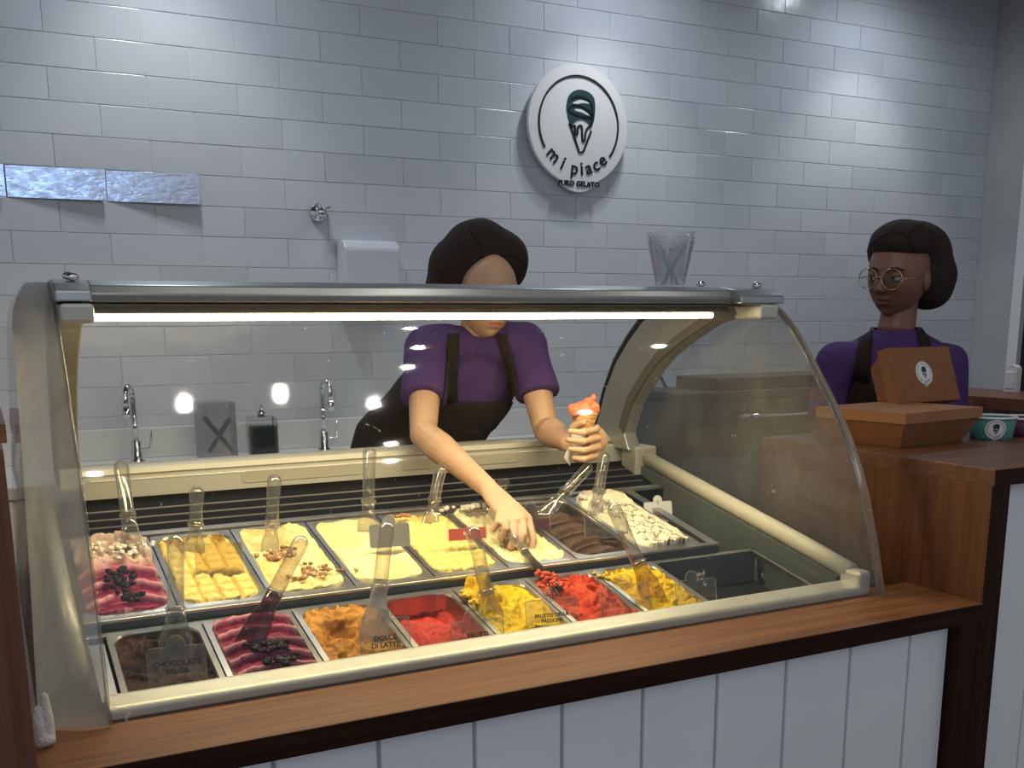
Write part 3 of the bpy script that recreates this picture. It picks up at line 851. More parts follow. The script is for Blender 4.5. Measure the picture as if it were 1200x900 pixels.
def stripes(seed):
    def fl(u, v, x, y):
        n = fbm(u * 5, v * 6, seed)
        h = .004 + .006 * n + .012 * (1 - (2 * u - 1) ** 2) * .6
        q = abs(math.sin(26 * v + 5 * u + 2.5 * fbm(u * 6, v * 6, seed + 3)))
        p = abs(math.sin(22 * u - 6 * v + 3 * fbm(u * 7, v * 7, seed + 8)))
        m_ = 1 - sm(.16, .34, min(q, p * 1.3 + .06))
        inside = 1 - sm(.62, .80, abs(2 * u - 1.02)); inside *= 1 - sm(.70, .80, v)
        c = mixc((.80, .74, .56), (.045, .025, .02), m_ * inside * .92)
        h += .002 * m_ * inside
        k = sm(.72, .86, v); h += k * (.012 * abs(fbm(u * 10, v * 10, 2)) + .006)
        return h, c
    return fl
YEL, YEL_D = (.80, .55, .02), (.62, .36, .008)
back = [
    ('steel pan of magenta berry gelato with pale cream at the back', berry(1.3, .60), False),
    ('steel pan of yellow gelato scored in blocks with amber sauce', blocks((.72, .50, .10), (.80, .64, .20), .84, 4, 9.5, 2.1, (.42, .22, .02)), False),
    ('steel pan of cream gelato sprinkled with brown nut crumbs', plain((.80, .68, .32), (.70, .52, .18), .002, .006, 2.6, 3.3, .003, None, .003), False),
    ('steel pan of smooth pale cream gelato below the grey card tag', plain((.82, .74, .36), (.76, .64, .26), .002, .004, 2.0, 4.4, .003), False),
    ('steel pan of pale yellow gelato in neat small blocks', blocks((.70, .52, .12), (.80, .66, .22), .80, 5, 10, 5.7, (.66, .50, .14)), False),
    ('steel pan of flat off-white gelato beneath the reaching hand', plain((.80, .73, .42), (.68, .58, .28), -.002, .005, 4.0, 6.1, .0, None, .004), False),
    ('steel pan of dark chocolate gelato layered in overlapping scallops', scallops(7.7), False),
    ('steel pan of white gelato with black chocolate stripes', stripes(8.2), False),
]
PB, XB0 = .170, .108
ROWB = []
for i, (lab, fl, rg) in enumerate(back):
    t, W2, L2 = make_pan(XB0 + PB * (i + .5), PB, .36, BY, BZ, lab, fl, rg)
    ROWB.append(t)
front = [
    ('steel pan of dark chocolate gelato with rough scraped walls', plain((.040, .016, .009), (.014, .005, .003), -.012, .005, 2.4, 11.2, .0, (.55, .66, .45, .030), .006), True),
    ('steel pan of magenta berry gelato edged with white cream', berry(12.4, 1.05), False),
    ('steel pan of caramel brown gelato half scooped out', plain((.56, .27, .05), (.26, .085, .012), -.006, .006, 2.2, 13.9, .0, (.40, .62, .42, .028), .007), True),
    ('steel pan with low smooth deep red sorbet', plain((.50, .030, .016), (.36, .016, .010), -.040, .006, 1.5, 14.8, .006, None, .003), False),
    ('steel pan of bright yellow sorbet heaped at its back left corner', None, True),
    ('steel pan of orange red sorbet with ragged torn surface', plain((.66, .090, .030), (.52, .045, .014), -.006, .009, 2.6, 16.1, .0, (.30, .55, .40, .022), .009), True),
    ('steel pan of bright yellow sorbet beside the empty well', plain(YEL, YEL_D, -.008, .006, 2.4, 17.7, .0, (.35, .66, .38, .026), .008), True),
]
def heap(u, v, x, y):
    h, c = plain(YEL, YEL_D, -.004, .005, 2.2, 15.5, .004, (.55, .84, .20, .02), .006)(u, v, x, y)
    h += .045 * math.exp(-((u - .18) / .22) ** 2 - ((v - .80) / .22) ** 2) * (1 + .5 * fbm(u * 7, v * 7, 1))
    return h, c
PF, XF0, LF = .1665, .1435, .262
ROWF = []
yf = FY - LF * CA; zf = FZ - SL * LF * CA
for i, (lab, fl, rg) in enumerate(front):
    t, W2, L2 = make_pan(XF0 + PF * (i + .5), PF, LF, yf, zf, lab, fl or heap, rg)
    ROWF.append(t)

# toppings: parts of their pans
M_BERRY = mat('dark_berry', (.005, .0025, .006), .5, spec=.2, bump=.3, bscale=200)
M_NUT = mat('nut_crumb', (.30, .15, .06), .6, var=.3, vscale=90)
M_NUTP = mat('pale_nut_crumb', (.62, .45, .25), .6)
M_WCRM = mat('white_meringue_crumb', (.75, .70, .60), .6)
def crumbs(pan, name, material, pts, size, hfun, squash=.8):
    bm = bmesh.new(); rnd = random.Random(hash(name) % 1000 if False else len(pts) * 7)
    for (x, y) in pts:
        r = size * rnd.uniform(.6, 1.25)
        e = bmesh.ops.create_icosphere(bm, subdivisions=1, radius=r)
        for v_ in e['verts']:
            v_.co = Vector((v_.co.x * rnd.uniform(.8, 1.25), v_.co.y * rnd.uniform(.8, 1.25), v_.co.z * squash)) + Vector((x, y, hfun(x, y) + r * .35))
    o = obj(name, bm_mesh(bm, name), material, pan, 'stuff', True)
    return o
rnd = random.Random(5)
def cloud(cx, cy, sx, sy, n): return [(rnd.gauss(cx, sx), rnd.gauss(cy, sy)) for _ in range(n)]
crumbs(ROWB[0], 'berries', M_BERRY, cloud(.008, .055, .010, .010, 16) + cloud(.0, .105, .012, .012, 16) + cloud(-.002, .150, .012, .012, 14), .007, lambda x, y: .012)
crumbs(ROWB[0], 'meringue', M_WCRM, cloud(.035, .26, .022, .016, 40) + cloud(-.04, .27, .02, .014, 20), .006, lambda x, y: .022)
crumbs(ROWB[2], 'nuts', M_NUT, cloud(.022, .075, .022, .018, 34) + cloud(-.03, .175, .018, .012, 20) + cloud(.0, .19, .01, .012, 10), .0055, lambda x, y: .008)
crumbs(ROWB[2], 'pale_nuts', M_NUTP, cloud(.020, .070, .024, .020, 26) + cloud(-.02, .18, .02, .014, 12), .005, lambda x, y: .008)
crumbs(ROWB[4], 'crumbs', M_NUT, cloud(-.035, .315, .016, .006, 16), .005, lambda x, y: .012)
crumbs(ROWB[5], 'ragged_edge', M_WCRM, cloud(-.02, .325, .03, .005, 34), .007, lambda x, y: .012)
crumbs(ROWB[7], 'ragged_edge', M_WCRM, cloud(-.04, .30, .016, .016, 40), .008, lambda x, y: .016)
crumbs(ROWF[1], 'berries', M_BERRY, cloud(.012, .055, .011, .009, 24) + cloud(.012, .105, .020, .010, 26), .0065, lambda x, y: .012)
M_RASP = mat('orange_red_shred', (.70, .10, .035), .4, bump=.3); M_YSH = mat('yellow_shred', (.80, .55, .02), .4, bump=.3)
crumbs(ROWF[5], 'ragged_shreds', M_RASP, cloud(-.064, .200, .006, .018, 30) + cloud(-.01, .220, .02, .003, 12), .0034, lambda x, y: .004)
crumbs(ROWF[4], 'ragged_shreds', M_YSH, cloud(-.070, .195, .008, .018, 26) + cloud(-.035, .205, .014, .008, 14), .006, lambda x, y: .012)
crumbs(ROWF[6], 'ragged_shreds', M_YSH, cloud(-.062, .200, .010, .014, 30) + cloud(.03, .13, .018, .014, 8), .0055, lambda x, y: .002)

# ================================================================== clear spatulas standing in the gelato
def spatula(base, top, label, wb=.026, blade=.095, bent=0., tint=None, hr=.0145, side=None):
    base, top = Vector(base), Vector(top); ax = (top - base); Ln = ax.length; ax.normalize()
    t = thing('gelato_spatula', base, label, 'spatula', 'clear plastic gelato spatulas')
    sd = Vector(side) if side else R0.copy()
    sd = (sd - ax * sd.dot(ax)).normalized(); nn = ax.cross(sd)
    b0 = base - ax * .03
    fr = [0, .25, .55, .8, 1.0]
    tube('blade', [b0 + ax * (blade + .03) * q + nn * bent * (1 - q) ** 2 for q in fr], [wb * .86, wb, wb * .92, wb * .6, hr * 1.02], tint or M_CLEAR, t, 14, sd, [.0018, .0022, .0030, .006, hr * 1.02])
    j = base + ax * blade
    tube('collar', [j - ax * .004, j - ax * .002, j + ax * .002, j + ax * .004], [hr * 1.02, hr * 1.22, hr * 1.22, hr * 1.02], M_CLEAR, t, 14, sd)
    tube('handle', [j + ax * .003, j + ax * (Ln - blade) * .5, top - ax * hr], [hr, hr * .96, hr * 1.06], M_CLEAR, t, 14, sd, None, True)
    return t
def sp_back(bx, by, tx, ty, dy, label, **k):
    b = onback(bx, by, .004); spatula(b, onY(tx, ty, b.y + dy), label, **k)
def sp_front(bx, by, tx, ty, dy, label, **k):
    b = onfront(bx, by, .0); spatula(b, onY(tx, ty, b.y + dy), label, **k)
sp_back(157, 655, 141, 540, .10, 'clear spatula in the berry gelato beside the fogged glass')
sp_back(228, 648, 231, 570, .03, 'clear spatula in the amber sauced yellow gelato', blade=.06, wb=.022)
sp_back(316, 648, 322, 556, .05, 'clear spatula in the nut sprinkled cream gelato', blade=.065, wb=.020)
sp_back(431, 624, 433, 524, .05, 'tall clear spatula in the smooth pale cream gelato', blade=.07, wb=.024)
sp_back(504, 612, 517, 545, .04, 'clear spatula behind the small block gelato, cut off by the arm', blade=.055, wb=.020)
sp_back(560, 602, 594, 563, .06, 'clear spatula whose round end shows above the reaching wrist', blade=.05, wb=.022)
sp_back(640, 600, 692, 545, .03, 'clear spatula leaning to the side in the dark chocolate gelato', blade=.075, wb=.020)
sp_back(697, 603, 709, 530, .04, 'clear spatula in the black striped white gelato', blade=.06, wb=.020)
sp_front(206, 768, 206, 627, .06, 'clear spatula in the dark chocolate gelato behind its name tag', blade=.080, wb=.032)
sp_front(290, 757, 356, 629, .05, 'clear spatula smeared purple leaning in the front berry gelato', blade=.105, wb=.026, tint=glass('smeared_plastic', (.55, .38, .42), haze=.40, haze_col=(.16, .05, .08), edge=.6))
sp_front(438, 748, 454, 612, .06, 'frosted clear spatula in the caramel gelato', blade=.095, wb=.027, tint=glass('frosted_plastic', (.9, .92, .95), haze=.62, haze_col=(.62, .64, .66), hscale=8, edge=.5))
sp_front(577, 722, 553, 617, .05, 'clear spatula in the heaped yellow sorbet', blade=.050, wb=.022)
sp_front(766, 700, 717, 590, .06, 'clear spatula in the yellow sorbet near the empty well', blade=.080, wb=.026, tint=glass('yellow_smeared_plastic', (.85, .75, .35), haze=.35, haze_col=(.5, .42, .12), edge=.5))

# ================================================================== name tags
def name_tag(px, Y, label, lines=(), ly=.5, band=None, material=None, tilt=10, size=.011, tabx=.5, mark=True, inkc=None):
    """px = left, top, right, bottom of the plate in the photograph; the tab stands above it"""
    l, tp, r, bt = px
    a = onY((l + r) / 2, bt, Y); wv = (onY(r, (tp + bt) / 2, Y) - onY(l, (tp + bt) / 2, Y)).length
    hv = (onY((l + r) / 2, bt, Y) - onY((l + r) / 2, tp, Y)).length
    t = thing('name_tag', a, label, 'name tag', 'acrylic name tags in the gelato display case')
    t.rotation_euler = (PI / 2 - math.radians(tilt), 0, math.radians(-8))
    I = Matrix.Identity(4)
    pr = rrect(wv, hv, .006, 4, 0, hv / 2)
    # plate outline with the round tab worked in
    tx = (tabx - .5) * wv; tr = wv * .16
    top_i = [i for i, p in enumerate(pr) if p[1] > hv - .0001]
    out = []
    for i, p in enumerate(pr):
        out.append(p)
        if i == 4:
            out += [(tx + tr * math.cos(q), hv + tr * .25 + tr * math.sin(q)) for q in [math.radians(d) for d in range(-15, 196, 21)]]
    flat_shape('plate', out, -.0008, .0008, material or M_TAG, t, I)
    line_shape('plate_rim', out, .0011, -.0009, glass('tag_edge', (.9, .9, .88), haze=.7, haze_col=(.85, .84, .78)), t, I, True, .0018)
    z = .0010
    if mark:
        line_shape('emblem', [(tx - .003, hv + .0), (tx, hv - .008), (tx + .003, hv), (tx, hv + .004), (tx - .003, hv)], .0012, z, M_INK, t, I, True, .0003)
    if band:
        flat_shape('band', rrect(wv * .94, hv * .42, .002, 3, 0, hv * .26), .0008, .0012, band, t, I)
    for i, s in enumerate(lines):
        text('lettering', s, size, inkc or M_INK, t, Matrix.Translation((0, hv * (ly if not band else .27) - i * size * 1.05, z + (.0005 if band else 0))), .0002, .0003)
    return t
M_REDB = mat('brick_red_print', (.48, .085, .06), .5)
M_WINK = mat('white_print', (.8, .75, .7), .6)
name_tag((176, 759, 244, 812), 1.655, 'clear tag reading chocolate belga in front of the dark chocolate', ('CHOCOLATE', 'BELGA'), .64, size=.0125)
name_tag((425, 726, 481, 772), 1.66, 'clear tag reading dolce di latte on the caramel gelato', ('DOLCE', 'DI LATTE'), .52, size=.0125)
name_tag((532, 727, 590, 762), 1.645, 'clear tag over the deep red sorbet with lettering cut off by the rail', ('FRUTTI',), size=.0125, tabx=.42)
name_tag((620, 703, 676, 744), 1.66, 'clear tag reading frutto della passione on the heaped yellow sorbet', ('FRUTTO DELLA', 'PASSIONE'), .55, size=.0100)
name_tag((708, 686, 760, 726), 1.655, 'blank clear tag on the orange red sorbet', mark=False)
name_tag((795, 680, 838, 712), 1.655, 'blank clear tag leaning next to the empty well', mark=False, tabx=.42)
name_tag((232, 637, 287, 690), 2.02, 'amber looking clear tag over the yellow scored gelato', mark=True, material=glass('amber_seen_acrylic', (.92, .86, .66), haze=.22, haze_col=(.7, .56, .25)))
name_tag((435, 614, 480, 641), 2.03, 'solid grey card tag over the smooth pale cream gelato', material=M_GREYTAG)
name_tag((526, 602, 570, 634), 2.00, 'clear tag with brick red band on the small block gelato', ('NO',), band=M_REDB, size=.011, inkc=M_WINK)
name_tag((612, 594, 644, 622), 2.08, 'clear tag with faint pink print behind the reaching hand', tabx=.35, mark=False, band=glass('pink_print', (.8, .55, .6), haze=.3, haze_col=(.5, .25, .3)))
name_tag((688, 602, 734, 630), 2.00, 'blank clear tag over the dark chocolate scallops', mark=False)
t8 = name_tag((757, 588, 787, 612), 2.13, 'white printed card tag beside the black striped gelato', material=mat('white_card', (.72, .72, .70), .5))

for k_ in range(3):
    w_ = (.022, .018, .020)[k_]
    line_shape('printed_line', [(-w_ / 2, .024 - .0075 * k_), (w_ / 2, .024 - .0075 * k_)], .0028 if k_ == 0 else .002, .0009, mat('grey_print', (.25, .25, .25), .6), t8, Matrix.Identity(4), False, .0003)

# ================================================================== things on and by the wall
MW = Matrix.Rotation(PI / 2, 4, 'X')          # local XY plate -> upright, facing -Y
M_SIGN = mat('white_sign_board', (.70, .71, .71), .5)
M_LINE = mat('black_raised_line', (.006, .006, .007), .5)
M_GREEN = mat('dark_green_paint', (.012, .050, .052), .5)
def circ(r, a0, a1, n, cx=0, cy=0): return [(cx + r * math.cos(math.radians(a0 + (a1 - a0) * i / n)), cy + r * math.sin(math.radians(a0 + (a1 - a0) * i / n))) for i in range(n + 1)]
def badge_outline(R):
    """round plate with a smaller lobe at the bottom"""
    rl, cy = R * .50, -R * .62
    out = [p for p in circ(R, -66.2, 246.2, 48)]
    out += [p for p in circ(rl, 218, 322, 16, 0, cy)]
    return out
def emblem(parent, M, R, h, fine=True):
    """ice cream cone drawing, ring and lettering, flat on the plate surface (local z = 0)"""
    s = R
    def T(pts): return [((p[0] * 1.05 + .025) * s, (p[1] * .98 - .10) * s) for p in pts]
    line_shape('ring', circ(R * .80, -38, 211, 56), R * .030, 0, M_LINE, parent, M, False, h)
    gx, gy = .0, .28
    blob = [(p.x, p.y) for p in spline([(-.24, .22), (-.27, .40), (-.22, .58), (-.08, .68), (.10, .68), (.24, .60), (.28, .44), (.26, .20), (.20, .08), (.14, .16), (.02, .20), (-.10, .16), (-.18, .08), (-.24, .22)], 5)]
    flat_shape('ice_cream', T(blob), 0, h * .8, M_GREEN, parent, M)
    if fine:
        lens = [(p.x, p.y) for p in spline([(-.16, .46), (-.02, .52), (.12, .50), (.16, .47), (.02, .47), (-.10, .43), (-.16, .46)], 4)]
        flat_shape('highlight', T(lens), h * .8, h, M_SIGN, parent, M)
        lens = [(p.x, p.y) for p in spline([(-.12, .36), (.02, .36), (.14, .30), (.15, .27), (.02, .31), (-.10, .33), (-.12, .36)], 4)]
        flat_shape('highlight', T(lens), h * .8, h, M_SIGN, parent, M)
        line_shape('swirl', T([(p.x, p.y) for p in spline([(-.24, .33), (-.16, .42), (0, .42), (.18, .34), (.22, .26), (.08, .24), (-.10, .27), (-.22, .31)], 5)]), R * .030, h * .8, M_LINE, parent, M, False, h * .6)
        line_shape('swirl', T([(p.x, p.y) for p in spline([(-.20, .52), (-.04, .58), (.14, .54), (.22, .42), (.22, .22), (.20, .08)], 5)]), R * .030, h * .8, M_LINE, parent, M, False, h * .6)
    line_shape('cone', T([(-.20, .10), (-.02, -.36), (.02, -.36), (.06, -.34), (.21, .02)]), R * (.034 if fine else .05), 0, M_LINE, parent, M, False, h)
    line_shape('drip', T([(p.x, p.y) for p in spline([(-.22, .12), (-.16, .06), (-.11, .08), (-.10, -.06), (-.06, -.06), (-.05, .06), (.02, .08), (.04, -.14), (.08, -.16), (.10, -.02), (.14, .06), (.22, .12)], 4)]), R * (.034 if fine else .05), 0, M_LINE, parent, M, False, h)
    wd = 'mi piace'; angs = [226, 244, 250, 263, 274.5, 285.5, 298, 310.5]
    for ch, a in zip(wd, angs):
        if ch == ' ': continue
        rr = R * .735
        Mt = M @ Matrix.Translation((rr * math.cos(math.radians(a)), rr * math.sin(math.radians(a)), h / 2)) @ Matrix.Rotation(math.radians(a - 270), 4, 'Z')
        text('lettering', ch, R * .32, M_LINE, parent, Mt, h / 2, R * .003)
    text('lettering', 'PURO GELATO', R * .125, M_LINE, parent, M @ Matrix.Translation((0, -R * .985, h / 2)), h / 2, R * .003)
sg = thing('wall_sign', (2.221, WALL_Y, 2.17), 'round white shop sign with ice cream cone emblem on the tiles', 'sign')
MS = Matrix.Translation((0, -.045, 0)) @ MW
RS = .2290
flat_shape('plate', badge_outline(RS), -.018, 0, M_SIGN, sg, MS)
emblem(sg, MS, RS, .004)
for (sx, sz) in ((-.1, .1), (.1, .1), (0, -.12)):
    lathe('spacer', [(.012, 0), (.012, .030)], M_STEEL, sg, 12, Vector((sx, -.0285, sz)), True, True, Matrix.Rotation(-PI / 2, 3, 'X'))

# wall valve
vp = onY(374, 249, WALL_Y - .02)
vv = thing('wall_valve', (vp.x, WALL_Y - .007, vp.z), 'small round chrome stop valve on the tiles above the towel dispenser', 'valve')
RX = Matrix.Rotation(PI / 2, 3, 'X')
lathe('flange', [(.033, 0), (.033, .004), (.028, .012), (.016, .018), (.014, .030)], M_CHROME, vv, 24, Vector((0, 0, 0)), True, True, RX)
lathe('knob', [(.012, .028), (.018, .034), (.018, .046), (.010, .052)], M_CHROME, vv, 16, Vector((0, 0, 0)), True, True, RX)
for a in (0.5, 2.07, 3.64, 5.2):
    tube('spoke', [Vector((vp.x, WALL_Y - .047, vp.z)), Vector((vp.x + .034 * math.cos(a), WALL_Y - .050, vp.z + .034 * math.sin(a)))], [.006, .005], M_CHROME, vv, 8, None, None, True)
# towel dispenser
a, b = onY(399, 281, WALL_Y - .06), onY(463, 284, WALL_Y - .06)
td = thing('towel_dispenser', ((a.x + b.x) / 2, WALL_Y - .007, a.z - .27), 'white paper towel dispenser with rounded top on the tiled wall', 'dispenser')
M_TOWEL = mat('pale_white_plastic', (.62, .63, .70), .3)
zt, zb, yb_ = a.z, a.z - .27, WALL_Y - .007
extrude_x('housing', [(yb_, zb), (yb_, zt), (yb_ - .06, zt), (yb_ - .085, zt - .010), (yb_ - .10, zt - .030), (yb_ - .10, zb)], a.x, b.x, M_TOWEL, td, .004)
box('cover', (a.x + .006, yb_ - .104, zb + .015), (b.x - .006, yb_ - .100, zt - .036), M_TOWEL, td, .002)

# taps on the sink counter
def tap(px, label):
    (bx, by), (tx, ty), (sx, sy) = px
    b = onY(bx, by, 3.66); zt_ = onY(tx, ty, 3.66).z; e = onY(sx, sy, 3.62)
    t = thing('sink_tap', (b.x, 3.66, .94), label, 'tap', 'gooseneck taps on the sink counter')
    lathe('base', [(.024, 0), (.024, .008), (.017, .014), (.017, .070), (.013, .075)], M_CHROME, t, 20, Vector((0, 0, 0)), True, True)
    dx = e.x - b.x
    pts = [Vector((b.x, 3.66, 1.00)), Vector((b.x, 3.66, zt_ - .045))]
    for q in range(9):
        an = PI * q / 8
        pts.append(Vector((b.x + dx * (1 - math.cos(an)) / 2, 3.66 - .04 * (1 - math.cos(an)) / 2, zt_ - .045 + .045 * math.sin(an))))
    pts.append(Vector((b.x + dx, 3.62, zt_ - .075)))
    tube('spout', pts, .0095, M_CHROME, t, 12)
    tube('nozzle', [Vector((b.x + dx, 3.62, zt_ - .070)), Vector((b.x + dx, 3.62, zt_ - .105))], .013, M_CHROME, t, 12)
    tube('lever', [Vector((b.x + .012, 3.655, .985)), Vector((b.x + .045, 3.65, .987)), Vector((b.x + .048, 3.65, 1.045))], [.006, .006, .005], M_CHROME, t, 10, None, None, True)
tap(((161, 538), (151, 452), (147, 470)), 'chrome gooseneck tap near the left end of the sink counter')
tap(((380, 527), (378, 446), (387, 462)), 'chrome gooseneck tap between the soap bottle and the worker in purple')
# soap bottle
sb = thing('soap_bottle', (.855, 3.60, .94), 'clear square pump bottle half full of dark green liquid by the taps', 'bottle')
M_LIQ = mat('dark_green_soap', (.004, .022, .020), .15)
a, b = onY(293, 531, 3.6), onY(324, 531, 3.6); zq = onY(309, 498, 3.6).z
sb.location = ((a.x + b.x) / 2, 3.60, .94)
xm = (a.x + b.x) / 2
box('liquid', (a.x + .004, 3.566, .943), (b.x - .004, 3.634, zq), M_LIQ, sb, .008)
box('bottle_wall', (a.x - .002, 3.560, .94), (b.x + .002, 3.640, zq + .030), glass('soap_bottle_plastic', (.93, .95, .92), haze=.10), sb, .010)
lathe('pump_collar', [(.014, 0), (.014, .018), (.005, .022), (.005, .040)], M_CHROME, sb, 14, Vector((0, 0, zq + .030 - .94)), True, True)
tube('pump_spout', [Vector((xm, 3.60, zq + .068)), Vector((xm - .002, 3.565, zq + .066))], [.006, .004], M_CHROME, sb, 8)
# misted container with dark utensils
uc = thing('utensil_container', (.66, 3.60, .94), 'misted clear container with dark crossed utensils on the sink counter', 'container')
a, b = onY(233, 532, 3.6), onY(276, 532, 3.6); ztp = onY(255, 470, 3.6).z
uc.location = ((a.x + b.x) / 2, 3.60, .94)
box('tub', (a.x, 3.55, .94), (b.x, 3.65, ztp), glass('misted_plastic', (.85, .86, .86), haze=.55, haze_col=(.55, .56, .57), hscale=6), uc, .008)
for (p, q) in (((240, 490), (272, 528)), ((268, 492), (246, 528))):
    A_, B_ = onY(*p, 3.60), onY(*q, 3.60); B_.z = max(B_.z, .955)
    tube('utensil', [A_, B_], [.009, .007], mat('dark_grey_plastic', (.05, .055, .06), .5), uc, 8, None, None, True)
# blue cloth
bc_ = thing('blue_cloth', onY(112, 541, 2.62), 'crumpled blue cloth behind the rear frame of the case', 'cloth')
bm = bmesh.new()
rn = random.Random(3)
for i in range(7): add_ell(bm, (rn.uniform(-.025, .02), rn.uniform(-.01, .01), rn.uniform(-.004, .006)), (rn.uniform(.01, .018), .012, rn.uniform(.007, .012)))
obj('folds', remesh(bm, .0025, 3), mat('blue_cloth', (.10, .17, .42), .8, bump=.4, bscale=90), bc_)
box('rear_shelf', (XL + .02, 2.5655, .985), (1.0, 2.66, 1.0), M_STEEL, case, .002)
bc_.location.z = 1.006

# ================================================================== on the rail and the counters
cu = thing('cup_stack', (1.417, 1.985, 1.4762), 'stack of clear plastic cups with clear cutlery on the top rail', 'cup')
M_CUP = glass('clear_cup_plastic', (.96, .97, .98), edge=.55, haze=.10, haze_col=(.85, .87, .9), hscale=14, rough=.03)
for i in range(3):
    z_ = .003 + i * .010
    lathe('cup', [(.033, z_), (.0335, z_ + .002), (.052, z_ + .090), (.0525, z_ + .092), (.0550, z_ + .093), (.0550, z_ + .096)], M_CUP, cu, 28, Vector((0, 0, 0)), i == 0, False)
for i in range(7):
    a_ = i * .9; rr_ = .020
    p0 = Vector((1.417 + rr_ * math.cos(a_), 1.985 + rr_ * math.sin(a_), 1.482)); p1 = Vector((1.417 - .034 * math.cos(a_ + .5), 1.985 - .03 * math.sin(a_ + .5), 1.482 + .075 + .006 * (i % 3)))
    tube('fork', [p0, p1], [.0035, .006], M_CUP, cu, 6, None, [.0012, .0015])

M_KRAFT = mat('kraft_board', (.26, .105, .040), .7, bump=.15, bscale=300, var=.10, vscale=40)
def taper_box(name, w0, d0, w1, d1, h, M, material, parent, bevel=.0015, z0=0.):
    v = []
    for (w_, d_, z_) in ((w0, d0, z0), (w1, d1, z0 + h)):
        v += [Vector((-w_ / 2, -d_ / 2, z_)), Vector((w_ / 2, -d_ / 2, z_)), Vector((w_ / 2, d_ / 2, z_)), Vector((-w_ / 2, d_ / 2, z_))]
    f = [[3, 2, 1, 0], [4, 5, 6, 7], [0, 1, 5, 4], [1, 2, 6, 5], [2, 3, 7, 6], [3, 0, 4, 7]]
    me = pydata(name, v, f); bm = bmesh.new(); bm.from_mesh(me)
    bmesh.ops.bevel(bm, geom=list(bm.edges), offset=bevel, segments=2, affect='EDGES')
    bmesh.ops.transform(bm, matrix=M, verts=bm.verts); bm.to_mesh(me); bm.free()
    return obj(name, me, material, parent)
# lower box: near bottom corner and the two bottom edges are read on the counter top
c0 = onZ(1055.5, 525.5, 1.10); cr = onZ(1127, 517, 1.10); cl = onZ(1009, 518, 1.10)
dx_ = (cr - c0); rzb = math.atan2(dx_.y, dx_.x); wB = dx_.length; dB = .20
ex = Vector((math.cos(rzb), math.sin(rzb), 0)); ey = Vector((-ex.y, ex.x, 0))
ctr = c0 + ex * wB / 2 + ey * dB / 2
gb = thing('takeaway_box', ctr, 'wide kraft takeaway box with flared sides lying on the walnut counter', 'box', None, rzb)
I4 = Matrix.Identity(4)
taper_box('tray', wB, dB, wB + .055, dB + .055, .066, I4, M_KRAFT, gb)
taper_box('lid', wB + .062, dB + .062, wB + .062, dB + .062, .026, I4, mat('kraft_lid', (.34, .155, .060), .65, bump=.15, bscale=300, var=.08), gb, .0015, .060)
# upper box standing on its long side on the lid
zl = 1.10 + .0865
p0 = onZ(1053, 473, zl)                    # near left bottom corner of the face
pr_ = onZ(1126, 468, zl)
fx = (pr_ - p0); wU = fx.length; rzu = math.atan2(fx.y, fx.x)
ub = thing('takeaway_box', p0, 'kraft takeaway box with round emblem sticker tipped up on the wider box', 'box', None, rzu)
lean = math.radians(20)
hU = .150
ML = Matrix.Rotation(-lean, 4, 'X')
taper_box('lid', wU, .032, wU, .032, hU, ML @ Matrix.Translation((wU / 2, .016, 0)), M_KRAFT, ub)
taper_box('tray', wU - .012, hU - .014, wU - .055, hU - .06, .055, ML @ Matrix.Translation((wU / 2, .030, hU / 2)) @ Matrix.Rotation(-PI / 2, 4, 'X'), M_KRAFT, ub)
M_STICK = mat('white_sticker', (.80, .80, .80), .4)
MST = ML @ Matrix.Translation((wU * .50, -.0008, hU * .52)) @ MW
flat_shape('sticker', badge_outline(.032), -.0004, 0, M_STICK, ub, MST)
emblem(ub, MST, .032, .0003, False)
# paper cups
def paper_cup(px, label, col, logo):
    (cx_, by_), (lx, rx_), ty_ = px
    b = onZ(cx_, by_, 1.10); sc = (onY(rx_, ty_, b.y) - onY(lx, ty_, b.y)).length / 2
    b = b + Vector((.0, .03, 0))
    h_ = (onY(cx_, by_, b.y).z - onY(cx_, ty_, b.y).z); h_ = abs(h_) * .93
    t = thing('paper_cup', (b.x, b.y, 1.10), label, 'paper cup', 'paper cups on the side counter')
    lathe('wall', [(sc * .82, 0), (sc * .84, .003), (sc * .97, h_ - .003), (sc * .955, h_ - .003), (sc * .80, .004)], col, t, 32, Vector((0, 0, 0)), True, True)
    rim = [Vector((b.x + sc * .97 * math.cos(2 * PI * i / 32), b.y + sc * .97 * math.sin(2 * PI * i / 32), 1.10 + h_)) for i in range(33)]
    tube('rim', rim, .003, M_WHITE, t, 8)
    if logo:
        # sticker bent round the wall, facing the customers
        fa = math.atan2(-b.y + CAM.y, -b.x + CAM.x) + .18
        rr_ = sc * .905
        def bend(me):
            for v_ in me.vertices:
                a_ = v_.co.x / rr_; k = (sc * .842 + sc * .13 * (v_.co.z / h_)) + .0008 - v_.co.y
                v_.co = Vector((k * math.cos(fa + a_), k * math.sin(fa + a_), v_.co.z))
        n0 = set(t.children)
        MB_ = Matrix.Translation((0, 0, h_ * .50)) @ MW
        ol = badge_outline(sc * .42); bm = bmesh.new(); rg_ = []
        for q_ in (.05, .25, .45, .65, .85, 1.0): rg_.append([bm.verts.new((p[0] * q_, p[1] * q_, 0)) for p in ol])
        for A_, B_ in zip(rg_, rg_[1:]):
            for i in range(len(ol)): bm.faces.new((A_[i], A_[(i + 1) % len(ol)], B_[(i + 1) % len(ol)], B_[i]))
        bm.faces.new(rg_[0]); bmesh.ops.transform(bm, matrix=MB_, verts=bm.verts)
        obj('sticker', bm_mesh(bm, 'sticker'), M_STICK, t)
        emblem(t, Matrix.Translation((0, -.0004, 0)) @ MB_, sc * .42, .0003, False)
        for ch in t.children:
            if ch not in n0: bend(ch.data)
    return t
